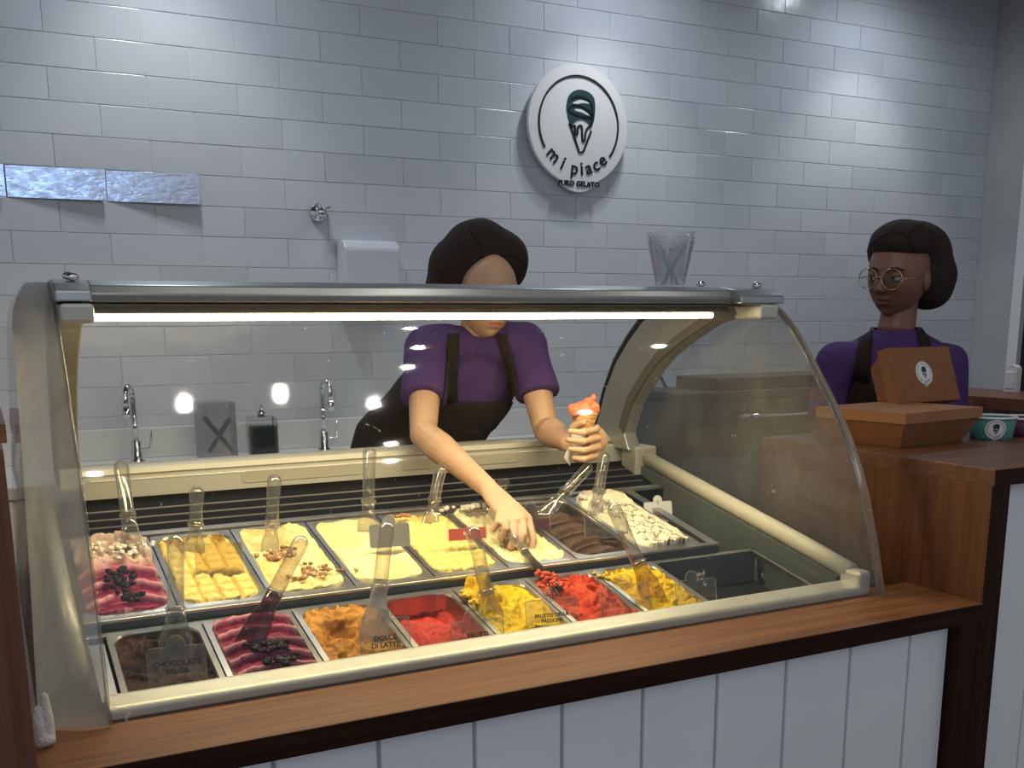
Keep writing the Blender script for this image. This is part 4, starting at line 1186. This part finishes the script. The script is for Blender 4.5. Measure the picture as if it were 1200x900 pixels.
paper_cup(((1173, 515), (1155, 1192), 488), 'teal paper cup with round emblem sticker beside the kraft boxes', mat('teal_paper', (.085, .24, .23), .6, var=.12, vscale=60), True)
paper_cup(((1210, 511), (1190, 1228), 489), 'dark purple paper cup behind the teal paper cup', mat('purple_paper', (.10, .018, .050), .6, var=.1, vscale=60), False)
# rolled white cloth on the ledge
rcl = thing('rolled_cloth', onZ(44, 858, LEDGE_Z), 'rolled white cloth wedged between the fogged glass and the side post', 'cloth')
rcl.location = (.0265, 1.500, LEDGE_Z)
bm = bmesh.new()
add_tube(bm, [Vector((-.006, 0, .006)), Vector((-.007, .004, .03)), Vector((-.006, .012, .052))], [.0075, .0085, .006], 12, None, None, True, True)
add_tube(bm, [Vector((.006, .004, .008)), Vector((.005, .010, .04)), Vector((.004, .018, .068))], [.0078, .0085, .006], 12, None, None, True, True)
add_ell(bm, (0, .002, .010), (.0135, .012, .010))
obj('folds', remesh(bm, .0016, 3), mat('white_towel', (.72, .70, .66), .9, bump=.5, bscale=260), rcl)

# ================================================================== people
from mathutils.bvhtree import BVHTree
M_SKIN1 = mat('light_skin', (.56, .345, .22), .48, sss=.12, var=.05, vscale=25, bump=.06, bscale=300)
M_SKIN2 = mat('brown_skin', (.20, .098, .062), .45, sss=.08, var=.05, vscale=25, bump=.05, bscale=300)
M_LIP1 = mat('pink_lips', (.48, .19, .15), .4)
M_LIP2 = mat('brown_lips', (.16, .058, .050), .4)
M_SHIRT = mat('purple_cotton', (.060, .026, .135), .85, bump=.35, bscale=45, var=.12, vscale=10)
M_APRON = mat('dark_brown_cotton', (.011, .006, .0042), .9, bump=.3, bscale=60)
M_CAP = mat('dark_brown_cap', (.019, .0095, .0065), .9, bump=.3, bscale=40)
M_EYE = mat('eye_white', (.62, .60, .57), .2); M_IRIS = mat('dark_iris', (.010, .006, .004), .15)
M_BROW = mat('dark_brow', (.012, .007, .005), .8)
M_TROU = mat('black_trousers', (.012, .012, .014), .9); M_SHOE = mat('black_shoe', (.01, .01, .01), .4)
def ruffle(me, fn):
    ns = [v_.normal.copy() for v_ in me.vertices]
    for v_, n in zip(me.vertices, ns): v_.co = v_.co + n * fn(v_.co)
def head_grid(scale=1.0):
    """head about its middle, face towards -y; returns verts, faces, lip flags"""
    NA, NB = 112, 84; v, f, lip = [], [], []
    def g(x, z, cx, cz, sx, sz): return math.exp(-((x - cx) / sx) ** 2 - ((z - cz) / sz) ** 2)
    for j in range(NB + 1):
        ph = PI * j / NB
        for i in range(NA):
            th = 2 * PI * i / NA
            dx, dy, dz = math.sin(ph) * math.sin(th), -math.sin(ph) * math.cos(th), math.cos(ph)
            x, y, z = .074 * dx, .096 * dy, .114 * dz
            t = max(0., -z / .114)
            x *= 1 - .24 * t ** 1.8
            if y > 0: y *= 1 - .42 * t
            else: y *= .95 - .04 * t + .03 * t * t
            if z > 0: x *= 1 + .04 * math.sin(PI * min(z / .1, 1))
            if dy < .25:
                k = sm(.25, -.35, dy) if False else max(0., min(1., (.25 - dy) / .6))
                ax = abs(x); d = 0.
                rise = max(0., min(1., (.014 - z) / .046)); fall = 1 - sm(.032, .044, -z)
                d += .0235 * math.exp(-(x / (.0075 + .006 * rise)) ** 2) * rise * fall
                d += .0075 * g(ax, z, .0125, -.033, .0065, .0065)
                d -= .0105 * g(ax, z, .031, .002, .0155, .0095)
                d += .0040 * g(ax, z, .028, .021, .022, .007)
                d += .0045 * g(ax, z, .040, -.026, .016, .018)
                d += .0075 * g(x, z, 0, -.057, .020, .0055) + .0085 * g(x, z, 0, -.069, .018, .0060)
                d -= .0045 * g(x, z, 0, -.0628, .022, .0022)
                d -= .0030 * g(x, z, 0, -.081, .02, .006)
                d += .0070 * g(x, z, 0, -.098, .016, .012)
                y -= d * k
            v.append((x * scale, y * scale, z * scale))
    for j in range(NB):
        for i in range(NA):
            a = j * NA + i; b = j * NA + (i + 1) % NA
            f.append([a, b, b + NA, a + NA])
            cx_ = (v[a][0] + v[b + NA][0]) / 2 / scale; cz_ = (v[a][2] + v[b + NA][2]) / 2 / scale; cy_ = v[a][1]
            up = (cx_ / .0225) ** 2 + ((cz_ + .0630) / (.0085 if cz_ > -.063 else .0105)) ** 2 < 1
            lip.append(1 if (up and cy_ < 0) else 0)
    return v, f, lip
def basis(face, pitch=0., roll=0.):
    fdir = Vector(face).normalized(); y = -fdir; z = Vector((0, 0, 1)); x = y.cross(z).normalized(); z = x.cross(y)
    M = Matrix((x, y, z)).transposed()
    return M @ Matrix.Rotation(pitch, 3, 'X') @ Matrix.Rotation(roll, 3, 'Y')
def relaxed_hand(bm, wrist, dirv, side, s=1.0):
    """side points to the thumb"""
    d = Vector(dirv).normalized(); s_ = Vector(side); s_ = (s_ - d * s_.dot(d)).normalized(); n = d.cross(s_)
    add_tube(bm, [wrist, wrist + d * .03, wrist + d * .085], [.024, .036, .038], 12, s_, [.018, .015, .012])
    for k, (o, L_) in enumerate(((.027, .070), (.009, .078), (-.010, .072), (-.028, .056))):
        b = wrist + d * .078 + s_ * o
        add_tube(bm, [b, b + d * L_ * .45 + n * .006, b + d * L_ * .8 + n * .018, b + d * L_ * .95 + n * .028], [.0088, .0082, .0074, .0066], 8, s_, None, True, True)
    b = wrist + d * .025 + s_ * .028
    add_tube(bm, [b, b + d * .03 + s_ * .018, b + d * .062 + s_ * .020 + n * .012], [.012, .010, .008], 8, s_, None, True, True)
def person(name_label, head_c, face, pitch, roll, torso, bside, arms, hand_fn, skin, lips, hs=1.0):
    """torso: list of (centre, half width, half depth); arms: list of (shoulder, elbow, wrist)"""
    base = Vector((torso[0][0].x, torso[0][0].y, 0))
    t = thing('person', base, name_label, 'person', 'shop workers behind the counters')
    HB = basis(face, pitch, roll)
    # body: arms, hands, neck and head in one mesh
    bm = bmesh.new()
    nb_ = torso[-1][0]
    jaw = head_c + HB @ Vector((0, .028, -.055)) * hs
    add_tube(bm, [nb_ - Vector((0, 0, .035)), nb_ + Vector((0, 0, .0)), (nb_ + jaw) / 2, jaw, jaw + HB @ Vector((0, 0, .04))], [.040, .055, .052, .050, .045], 18, bside)
    for (S, E_, W_) in arms:
        U = (S + E_) / 2; Fm = E_ + (W_ - E_) * .28
        add_tube(bm, [S, U, E_ + (S - E_) * .12, E_, Fm, E_ + (W_ - E_) * .65, W_], [.050, .043, .037, .037, .040, .031, .024], 16, None, None, True, True)
    hand_fn(bm)
    me1 = remesh(bm, .0028, 5, .5)
    hv, hf, hl = head_grid(hs)
    bm = bmesh.new()
    hvs = [bm.verts.new(head_c + HB @ Vector(p)) for p in hv]
    for q, l in zip(hf, hl):
        if len({hv[i] for i in q}) < 3: continue
        try: fc = bm.faces.new([hvs[i] for i in q])
        except ValueError: continue
        fc.material_index = l; fc.smooth = True
    bmesh.ops.remove_doubles(bm, verts=hvs, dist=1e-5)
    for s in (-1, 1):
        n0 = len(bm.verts); add_ell(bm, head_c + HB @ Vector((s * .073, .012, -.012)) * hs, (.010 * hs, .016 * hs, .028 * hs), HB, 12, 8)
    bmesh.ops.recalc_face_normals(bm, faces=bm.faces)
    for f_ in bm.faces: f_.smooth = True
    bm.from_mesh(me1)
    me = bm_mesh(bm, 'body'); me.transform(Matrix.Translation(-base))
    obj('body', me, [skin, lips], t)
    # eyes, lids and brows
    for s in (-1, 1):
        ec = head_c + HB @ Vector((s * .031, -.0745, .001)) * hs - base
        bm = bmesh.new(); add_ell(bm, ec, (.0122 * hs,) * 3, HB, 18, 12); e = obj('eye', bm_mesh(bm, 'eye'), M_EYE, t, None, True)
        bm = bmesh.new(); add_ell(bm, ec + HB @ Vector((-.0015, -.0075, -.0015)) * hs, (.0060 * hs, .0056 * hs, .0060 * hs), HB, 14, 10); obj('iris', bm_mesh(bm, 'iris'), M_IRIS, e, None, True)
        bm = bmesh.new(); add_ell(bm, ec + HB @ Vector((0, -.0005, .0042)) * hs, (.0142 * hs, .0134 * hs, .0102 * hs), HB, 18, 12); obj('eyelid', bm_mesh(bm, 'eyelid'), skin, t, None, True)
        bm = bmesh.new(); add_ell(bm, ec + HB @ Vector((0, -.0002, -.0105)) * hs, (.0130 * hs, .0118 * hs, .0052 * hs), HB, 18, 12); obj('eyelid', bm_mesh(bm, 'eyelid'), skin, t, None, True)
        br = [base * 0 + (head_c + HB @ Vector((s * a, -b, c)) * hs) for a, b, c in ((.012, .0925, .0185), (.024, .0915, .0235), (.037, .0835, .0235), (.050, .0705, .0175))]
        tube('eyebrow', br, [.0030, .0042, .0036, .0015], M_BROW, t, 8, None, [.003, .003, .003, .0015])
    # shirt
    bm = bmesh.new()
    pts = [c for c, a, b in torso]
    add_tube(bm, pts, [a for c, a, b in torso], 26, bside, [b for c, a, b in torso])
    sh = [a[0] for a in arms]
    fw_ = Vector(face); fw_.z = 0; fw_.normalize()
    mid = (sh[0] + sh[1]) / 2 - fw_ * .030 + Vector((0, 0, -.004))
    add_tube(bm, [sh[0], (sh[0] + mid) / 2 + Vector((0, 0, .004)), mid, (sh[1] + mid) / 2 + Vector((0, 0, .004)), sh[1]], [.060, .064, .058, .064, .060], 18, (0, 1, 0), [.062, .062, .056, .062, .062], True, True)
    for (S, E_, W_) in arms:
        add_tube(bm, [S, S + (E_ - S) * .30, S + (E_ - S) * .62], [.061, .060, .064], 18, None, None, True)
    me = remesh(bm, .006, 18, .5)
    ruffle(me, lambda c: noise.noise(c * 9) * .004 + noise.noise(c * 22) * .0025)
    bvh = BVHTree.FromPolygons([v_.co.copy() for v_ in me.vertices], [tuple(p.vertices) for p in me.polygons])
    me.transform(Matrix.Translation(-base))
    obj('shirt', me, M_SHIRT, t, None, True)
    # apron skirt wrapped round hips and waist
    bm = bmesh.new()
    lo3 = torso[:3] + [(torso[2][0] * .5 + torso[3][0] * .5, torso[2][1] * .96, torso[2][2] * .96)]
    add_tube(bm, [lo3[0][0] - Vector((0, 0, .22))] + [c for c, a, b in lo3], [lo3[0][1] + .03] + [a + .014 for c, a, b in lo3], 26, bside, [lo3[0][2] + .03] + [b + .014 for c, a, b in lo3])
    me = remesh(bm, .008, 5); ruffle(me, lambda c: noise.noise(c * 12) * .008)
    me.transform(Matrix.Translation(-base)); obj('apron_skirt', me, M_APRON, t, None, True)
    # collar
    ring = []
    for k in range(25):
        a = 2 * PI * k / 24
        sv = Vector(bside).normalized(); fv = Vector((0, 0, 1)).cross(sv)
        ring.append(nb_ + sv * .070 * math.cos(a) + fv * .066 * math.sin(a) + Vector((0, 0, .004 - .022 * max(0, -(fv * math.sin(a)).normalized().y if abs(math.sin(a)) > .01 else 0) * abs(math.sin(a)))))
    tube('collar', ring, .006, M_SHIRT, t, 8)
    # trousers and shoes, standing on the floor behind the counters
    pel = torso[0][0]; sv = Vector(bside).normalized(); fv = Vector(face); fv.z = 0; fv.normalize()
    bm = bmesh.new()
    for s in (-1, 1):
        hip = pel + sv * .085 * s; foot = Vector((pel.x, pel.y, 0)) + sv * .10 * s
        add_tube(bm, [hip + Vector((0, 0, .06)), hip, hip * .5 + foot * .5 + fv * .02, foot + Vector((0, 0, .08)), foot + Vector((0, 0, .03))], [.10, .095, .065, .048, .05], 16)
    obj('trousers', remesh_local(bm, base, .009), M_TROU, t, None, True)
    for s in (-1, 1):
        foot = Vector((pel.x, pel.y, 0)) + sv * .10 * s
        bm = bmesh.new(); add_ell(bm, foot + fv * .05 + Vector((0, 0, .035)) - base, (.048, .13, .042), basis(fv), 16, 10)
        for v_ in bm.verts: v_.co.z = max(v_.co.z, 0.)
        obj('shoe', bm_mesh(bm, 'shoe'), M_SHOE, t, None, True)
    return t, bvh, HB, base
def remesh_local(bm, base, vx):
    me = remesh(bm, vx, 3); me.transform(Matrix.Translation(-base)); return me
def atd0(u, v): return CAM + ray(u, v) * 2.9
def drape(name, rows, nx, bvh, off, material, parent, base, thick=.003):
    """cloth laid on the shirt: rows of (v, u_left, u_right) in the photograph"""
    v, f = [], []; last = None
    for (py, xl, xr) in rows:
        mid = (xl + xr) / 2; line = []
        for i in range(nx + 1):
            u = xl + (xr - xl) * i / nx; hit = None
            for q in range(14):
                uu = u + (mid - u) * q / 14
                d = ray(uu, py).normalized(); h = bvh.ray_cast(CAM, d)
                if h[0] is not None: hit = h[0] + (h[1] * .5 - d * .5) * off; break
            if hit is None: hit = line[-1] if line else (last[i] + Vector((0, 0, -.02)) if last else None)
            line.append(hit)
        for i, p in enumerate(line):
            if p is None: line[i] = next((q for q in line if q is not None), None) or (last[i] if last else atd0(mid, py))
        v += line; last = line
    for j in range(len(rows) - 1):
        for i in range(nx):
            a = j * (nx + 1) + i; f.append([a, a + nx + 1, a + nx + 2, a + 1])
    me = pydata(name, [p - base for p in v], f)
    o = obj(name, me, material, parent, None, True)
    s = o.modifiers.new('thickness', 'SOLIDIFY'); s.thickness = thick; s.offset = 1
    return o
def cap_part(parent, base, ells, vox=.006):
    bm = bmesh.new()
    for q in ells: add_ell(bm, q[0], q[1], q[2] if len(q) > 2 else None, 24, 16)
    me = remesh(bm, vox, 34, .5)
    ruffle(me, lambda c: noise.noise(c * 14) * .004 + .003)
    bv = BVHTree.FromPolygons([v_.co.copy() for v_ in me.vertices], [tuple(p.vertices) for p in me.polygons])
    me.transform(Matrix.Translation(-base))
    return obj('cap', me, M_CAP, parent, None, True), bv
def seam(parent, cap, bv, px, base):
    pts = []
    for (u, v_) in [tuple(p) for p in spline([Vector(p) for p in px], 6)]:
        d = ray(u, v_).normalized(); h = bv.ray_cast(CAM, d)
        if h[0] is not None: pts.append(h[0] + h[1] * .0005)
    if len(pts) > 2: tube('seam', pts, .0022, mat('cap_seam', (.006, .004, .003), .9), cap, 6)
def pt(l): return [onY(*p) for p in l]

# ---- worker reaching into the case
H1 = onY(571, 346, 2.570)
body_side = Vector((.965, -.262, 0))
tor1 = [(Vector((1.10, 2.86, .92)), .185, .125), (Vector((1.115, 2.83, 1.04)), .165, .115), (Vector((1.17, 2.76, 1.14)), .150, .110),
        (Vector((1.215, 2.695, 1.23)), .158, .108), (Vector((1.232, 2.655, 1.295)), .150, .085), (Vector((1.238, 2.635, 1.336)), .072, .066)]
SR1, ER1, WR1 = onY(499, 408, 2.635), onY(496, 508, 2.455), onY(572, 572, 2.185)
SL1, EL1, WL1 = onY(615, 402, 2.570), onY(640, 503, 2.44), onY(667, 519, 2.275)
def hands1(bm):
    K = onY(601, 603, 2.055)
    add_tube(bm, [WR1, WR1 + (K - WR1) * .45, K], [.025, .034, .037], 14, (1, -.1, 0), [.020, .017, .014], True, True)
    for ch, r in ((((585, 601, 2.06), (583, 613, 2.03), (579, 621, 2.035)), .0082), (((593, 604, 2.05), (592, 621, 2.005), (587, 630, 2.01), (589, 633, 2.03)), .0088),
                  (((602, 606, 2.045), (603, 629, 1.995), (599, 641, 1.995), (597, 643, 2.02)), .0092), (((612, 606, 2.04), (614, 627, 1.995), (608, 639, 1.99), (604, 640, 2.015)), .0090),
                  (((604, 592, 2.09), (619, 607, 2.04), (625, 634, 2.00), (620, 655, 1.985)), .0098)):
        P = pt(ch); add_tube(bm, P, [r * 1.08] + [r] * (len(P) - 2) + [r * .82], 10, None, None, True, True)
    KL = onY(697, 516, 2.262)
    add_tube(bm, [WL1, WL1 + (KL - WL1) * .5, KL], [.026, .036, .037], 14, (0, 0, 1), [.022, .018, .014], True, True)
    for k in range(4):
        y0 = 500 + 10.5 * k; s = (0, 2, 2, -1)[k]
        P = pt(((699, y0 + 1, 2.26), (699 + s, y0 + 3, 2.205), (684, y0 + 7, 2.178), (668 + (0, -2, 0, 5)[k], y0 + 5, 2.196)))
        add_tube(bm, P, [.0100, .0094, .0090, .0074], 10, None, None, True, True)
    P = pt(((674, 512, 2.262), (672, 500, 2.222), (684, 495, 2.190)))
    add_tube(bm, P, [.013, .0105, .0082], 10, None, None, True, True)
w1, bv1, HB1, b1 = person('worker in purple shirt bending over the case with a cone in one hand', H1, (.05, -1, 0), math.radians(12), math.radians(4), tor1, body_side,
                          [(SR1, ER1, WR1), (SL1, EL1, WL1)], hands1, M_SKIN1, M_LIP1)
drape('apron', [(470, 519, 604), (478, 512, 606), (488, 500, 608), (500, 480, 606), (512, 462, 600), (524, 455, 596), (540, 455, 596)], 18, bv1, .008, M_APRON, w1, b1)
drape('apron_strap', [(392, 524, 537), (402, 524, 537), (420, 523, 537), (440, 521, 536), (458, 519, 536), (472, 517, 537)], 3, bv1, .008, M_APRON, w1, b1)
drape('apron_strap', [(392, 581, 593), (402, 584, 596), (420, 590, 602), (440, 594, 606), (458, 596, 609), (474, 594, 610)], 3, bv1, .008, M_APRON, w1, b1)
kp = 1 / 410.
def cp(u, v, y, r): return (onY(u, v, y), r)
c1, cb1 = cap_part(w1, b1, [cp(579, 307, 2.615, (.092, .098, .092)), cp(560, 300, 2.63, (.098, .10, .098)), cp(540, 318, 2.655, (.092, .09, .092)), cp(530, 336, 2.66, (.075, .07, .065))])
seam(w1, c1, cb1, [(540, 345), (550, 322), (575, 305), (600, 300), (617, 310)], b1)
seam(w1, c1, cb1, [(549, 268), (558, 280), (564, 292), (567, 306)], b1)
# cone in her hand
cn = thing('ice_cream_cone', onY(679, 540, 2.225), 'waffle cone of coral pink sorbet wrapped in a napkin, held over the case', 'ice cream cone')
q0, q1 = onY(675, 541, 2.232), onY(686, 481, 2.225)
tube('waffle_cone', [q0, q0 + (q1 - q0) * .5, q1], [.006, .021, .0345], mat('waffle', (.48, .25, .085), .7, bump=.9, bscale=110, var=.2, vscale=120), cn, 20)
axc = (q1 - q0).normalized()
for k in range(5):
    cc = q0 + (q1 - q0) * (.66 + .075 * k); rr_ = .0345 * (.645 + .075 * k) + .0008
    uu = axc.orthogonal().normalized(); vv2 = axc.cross(uu)
    tube('waffle_ridge', [cc + (uu * math.cos(2 * PI * i / 20) + vv2 * math.sin(2 * PI * i / 20)) * rr_ for i in range(21)], .0013, MATS['waffle'], cn, 5)
bm = bmesh.new()
for (u, v, r) in ((675, 480, .021), (684, 479, .024), (694, 478, .020), (689, 472, .016), (695, 466, .010)): add_ell(bm, onY(u, v, 2.222) - base_of(cn), (r, r, r * .8))
me = remesh(bm, .0025, 2)
ruffle(me, lambda c: noise.noise(c * 90) * .005)
obj('scoop', me, mat('coral_sorbet', (.74, .17, .075), .4, bump=.4, bscale=120), cn, None, True)
nz = [(.62, .0245), (.45, .021), (.2, .013)]
n_pts = [q0 + (q1 - q0) * f_ for f_ in (.08, .40, .68)]
tube('napkin', n_pts, [.010, .0225, .0285], mat('white_paper', (.74, .71, .66), .9, bump=.2), cn, 14)
tube('napkin_tail', [onY(668, 545, 2.225), onY(664, 536, 2.235), onY(667, 528, 2.24)], [.002, .008, .006], MATS['white_paper'], cn, 8, None, [.001, .003, .003])
# spatula held in the reaching hand
sB = onfront(648, 684, .010); sT = onY(575, 601, 2.10)
sp_ = spatula(sB, sT, 'dark tipped spatula with orange sorbet gripped by the reaching hand', .013, .13, 0., glass('grey_smeared_plastic', (.45, .42, .40), haze=.45, haze_col=(.16, .14, .13), edge=.5), .0085)
bm = bmesh.new(); rn = random.Random(9); dd = (sT - sB).normalized()
for i in range(26):
    p = dd * rn.uniform(-.028, .05) + Vector((rn.uniform(-.014, .014), rn.uniform(-.008, .008), rn.uniform(-.002, .012)))
    r_ = rn.uniform(.004, .009); add_ell(bm, p, (r_ * rn.uniform(.6, 1.6), r_, r_ * .8), None, 8, 6)
obj('sorbet_smear', bm_mesh(bm, 'sorbet_smear'), M_RASP, sp_, None, True)

# ---- worker behind the side counter
def atd(u, v, d): return CAM + ray(u, v) * d
H2 = atd(1053, 323, 3.08)
tocam = Vector((-H2.x, -H2.y, 0)).normalized(); imr = Vector((-tocam.y, tocam.x, 0))     # image right at her place
if imr.dot(R0) < 0: imr = -imr
face2 = tocam * math.cos(math.radians(27)) - imr * math.sin(math.radians(27))
S2 = imr
nb2 = atd(1050, 384, 3.11)
dn = Vector((0, 0, -1))
tor2 = [(nb2 + dn * .52 - tocam * .03, .17, .12), (nb2 + dn * .36 - tocam * .03, .145, .105), (nb2 + dn * .22 - tocam * .02, .158, .11), (nb2 + dn * .12 - tocam * .01, .162, .105), (nb2 + dn * .05, .145, .082), (nb2 + dn * .008, .072, .066)]
SRa, SLa = atd(980, 424, 3.12), atd(1110, 426, 3.10)
ERa = SRa + dn * .27 - imr * .03; WRa = ERa + dn * .18 + tocam * .12 + imr * .05
ELa = SLa + dn * .27 + imr * .015; WLa = ELa + dn * .18 + tocam * .12 - imr * .04
def hands2(bm):
    relaxed_hand(bm, WRa, dn + tocam * .5, tocam * .6 + imr * .8)
    relaxed_hand(bm, WLa, dn + tocam * .5, tocam * .6 - imr * .8)
w2, bv2, HB2, b2 = person('worker in round glasses and purple shirt standing behind the kraft boxes', H2, face2, math.radians(4), math.radians(3), tor2, S2, [(SRa, ERa, WRa), (SLa, ELa, WLa)], hands2, M_SKIN2, M_LIP2, 1.12)
drape('apron', [(446, 1000, 1100), (460, 994, 1104), (480, 990, 1108), (500, 990, 1108), (530, 990, 1108)], 14, bv2, .008, M_APRON, w2, b2)
drape('apron_strap', [(388, 1010, 1023), (398, 1007, 1022), (410, 1004, 1021), (430, 1001, 1020), (450, 998, 1019)], 3, bv2, .008, M_APRON, w2, b2)
drape('apron_strap', [(388, 1074, 1086), (398, 1076, 1088), (410, 1078, 1091), (430, 1080, 1093), (450, 1081, 1095)], 3, bv2, .008, M_APRON, w2, b2)
bk = -tocam
def cq(u, v, db, r): return (atd(u, v, 3.08) + bk * db, r)
c2, cb2 = cap_part(w2, b2, [(H2 + HB2 @ Vector((0, .012, .088)) * 1.12, (.090, .110, .060), HB2), cq(1056, 292, .05, (.096, .098, .090)), cq(1074, 300, .07, (.106, .10, .104)), cq(1088, 326, .08, (.088, .080, .094)), cq(1080, 322, .03, (.055, .055, .075))])
seam(w2, c2, cb2, [(1013, 300), (1024, 284), (1045, 272), (1063, 278), (1074, 300), (1080, 330)], b2)
seam(w2, c2, cb2, [(1063, 278), (1070, 268), (1082, 262)], b2)
gl_ = obj('glasses', pydata('glasses_bridge', *(lambda: ([], []))()), None, w2)
M_GOLD = mat('gold_wire', (.62, .48, .30), .25, 1.)
rim = []
for s in (-1, 1):
    cc = H2 + HB2 @ Vector((s * .0375, -.113, -.004))
    cx2, cz2 = HB2 @ Vector((1, .10 * s, 0)), HB2 @ Vector((0, 0, 1))
    pts = [cc + cx2 * .0300 * math.cos(2 * PI * i / 28) + cz2 * .0300 * math.sin(2 * PI * i / 28) for i in range(29)]
    tube('rim', pts, .0015, M_GOLD, gl_, 6).location = (0, 0, 0)
    v_ = [p for p in pts[:-1]]
    ob = obj('lens', pydata('lens', [p - b2 for p in v_], [list(range(28))]), glass('spectacle_lens', (.93, .92, .90)), gl_)
    tube('temple', [cc + cx2 * (.0300 * s) , H2 + HB2 @ Vector((s * .081, -.05, -.002)), H2 + HB2 @ Vector((s * .082, .01, .0))], .0012, M_GOLD, gl_, 6)
tube('bridge', [H2 + HB2 @ Vector((a, b, c)) for a, b, c in ((-.009, -.1135, -.001), (-.004, -.119, .002), (.004, -.119, .002), (.009, -.1135, -.001))], .0014, M_GOLD, gl_, 6)

bpy.data.scenes.remove(TMP)
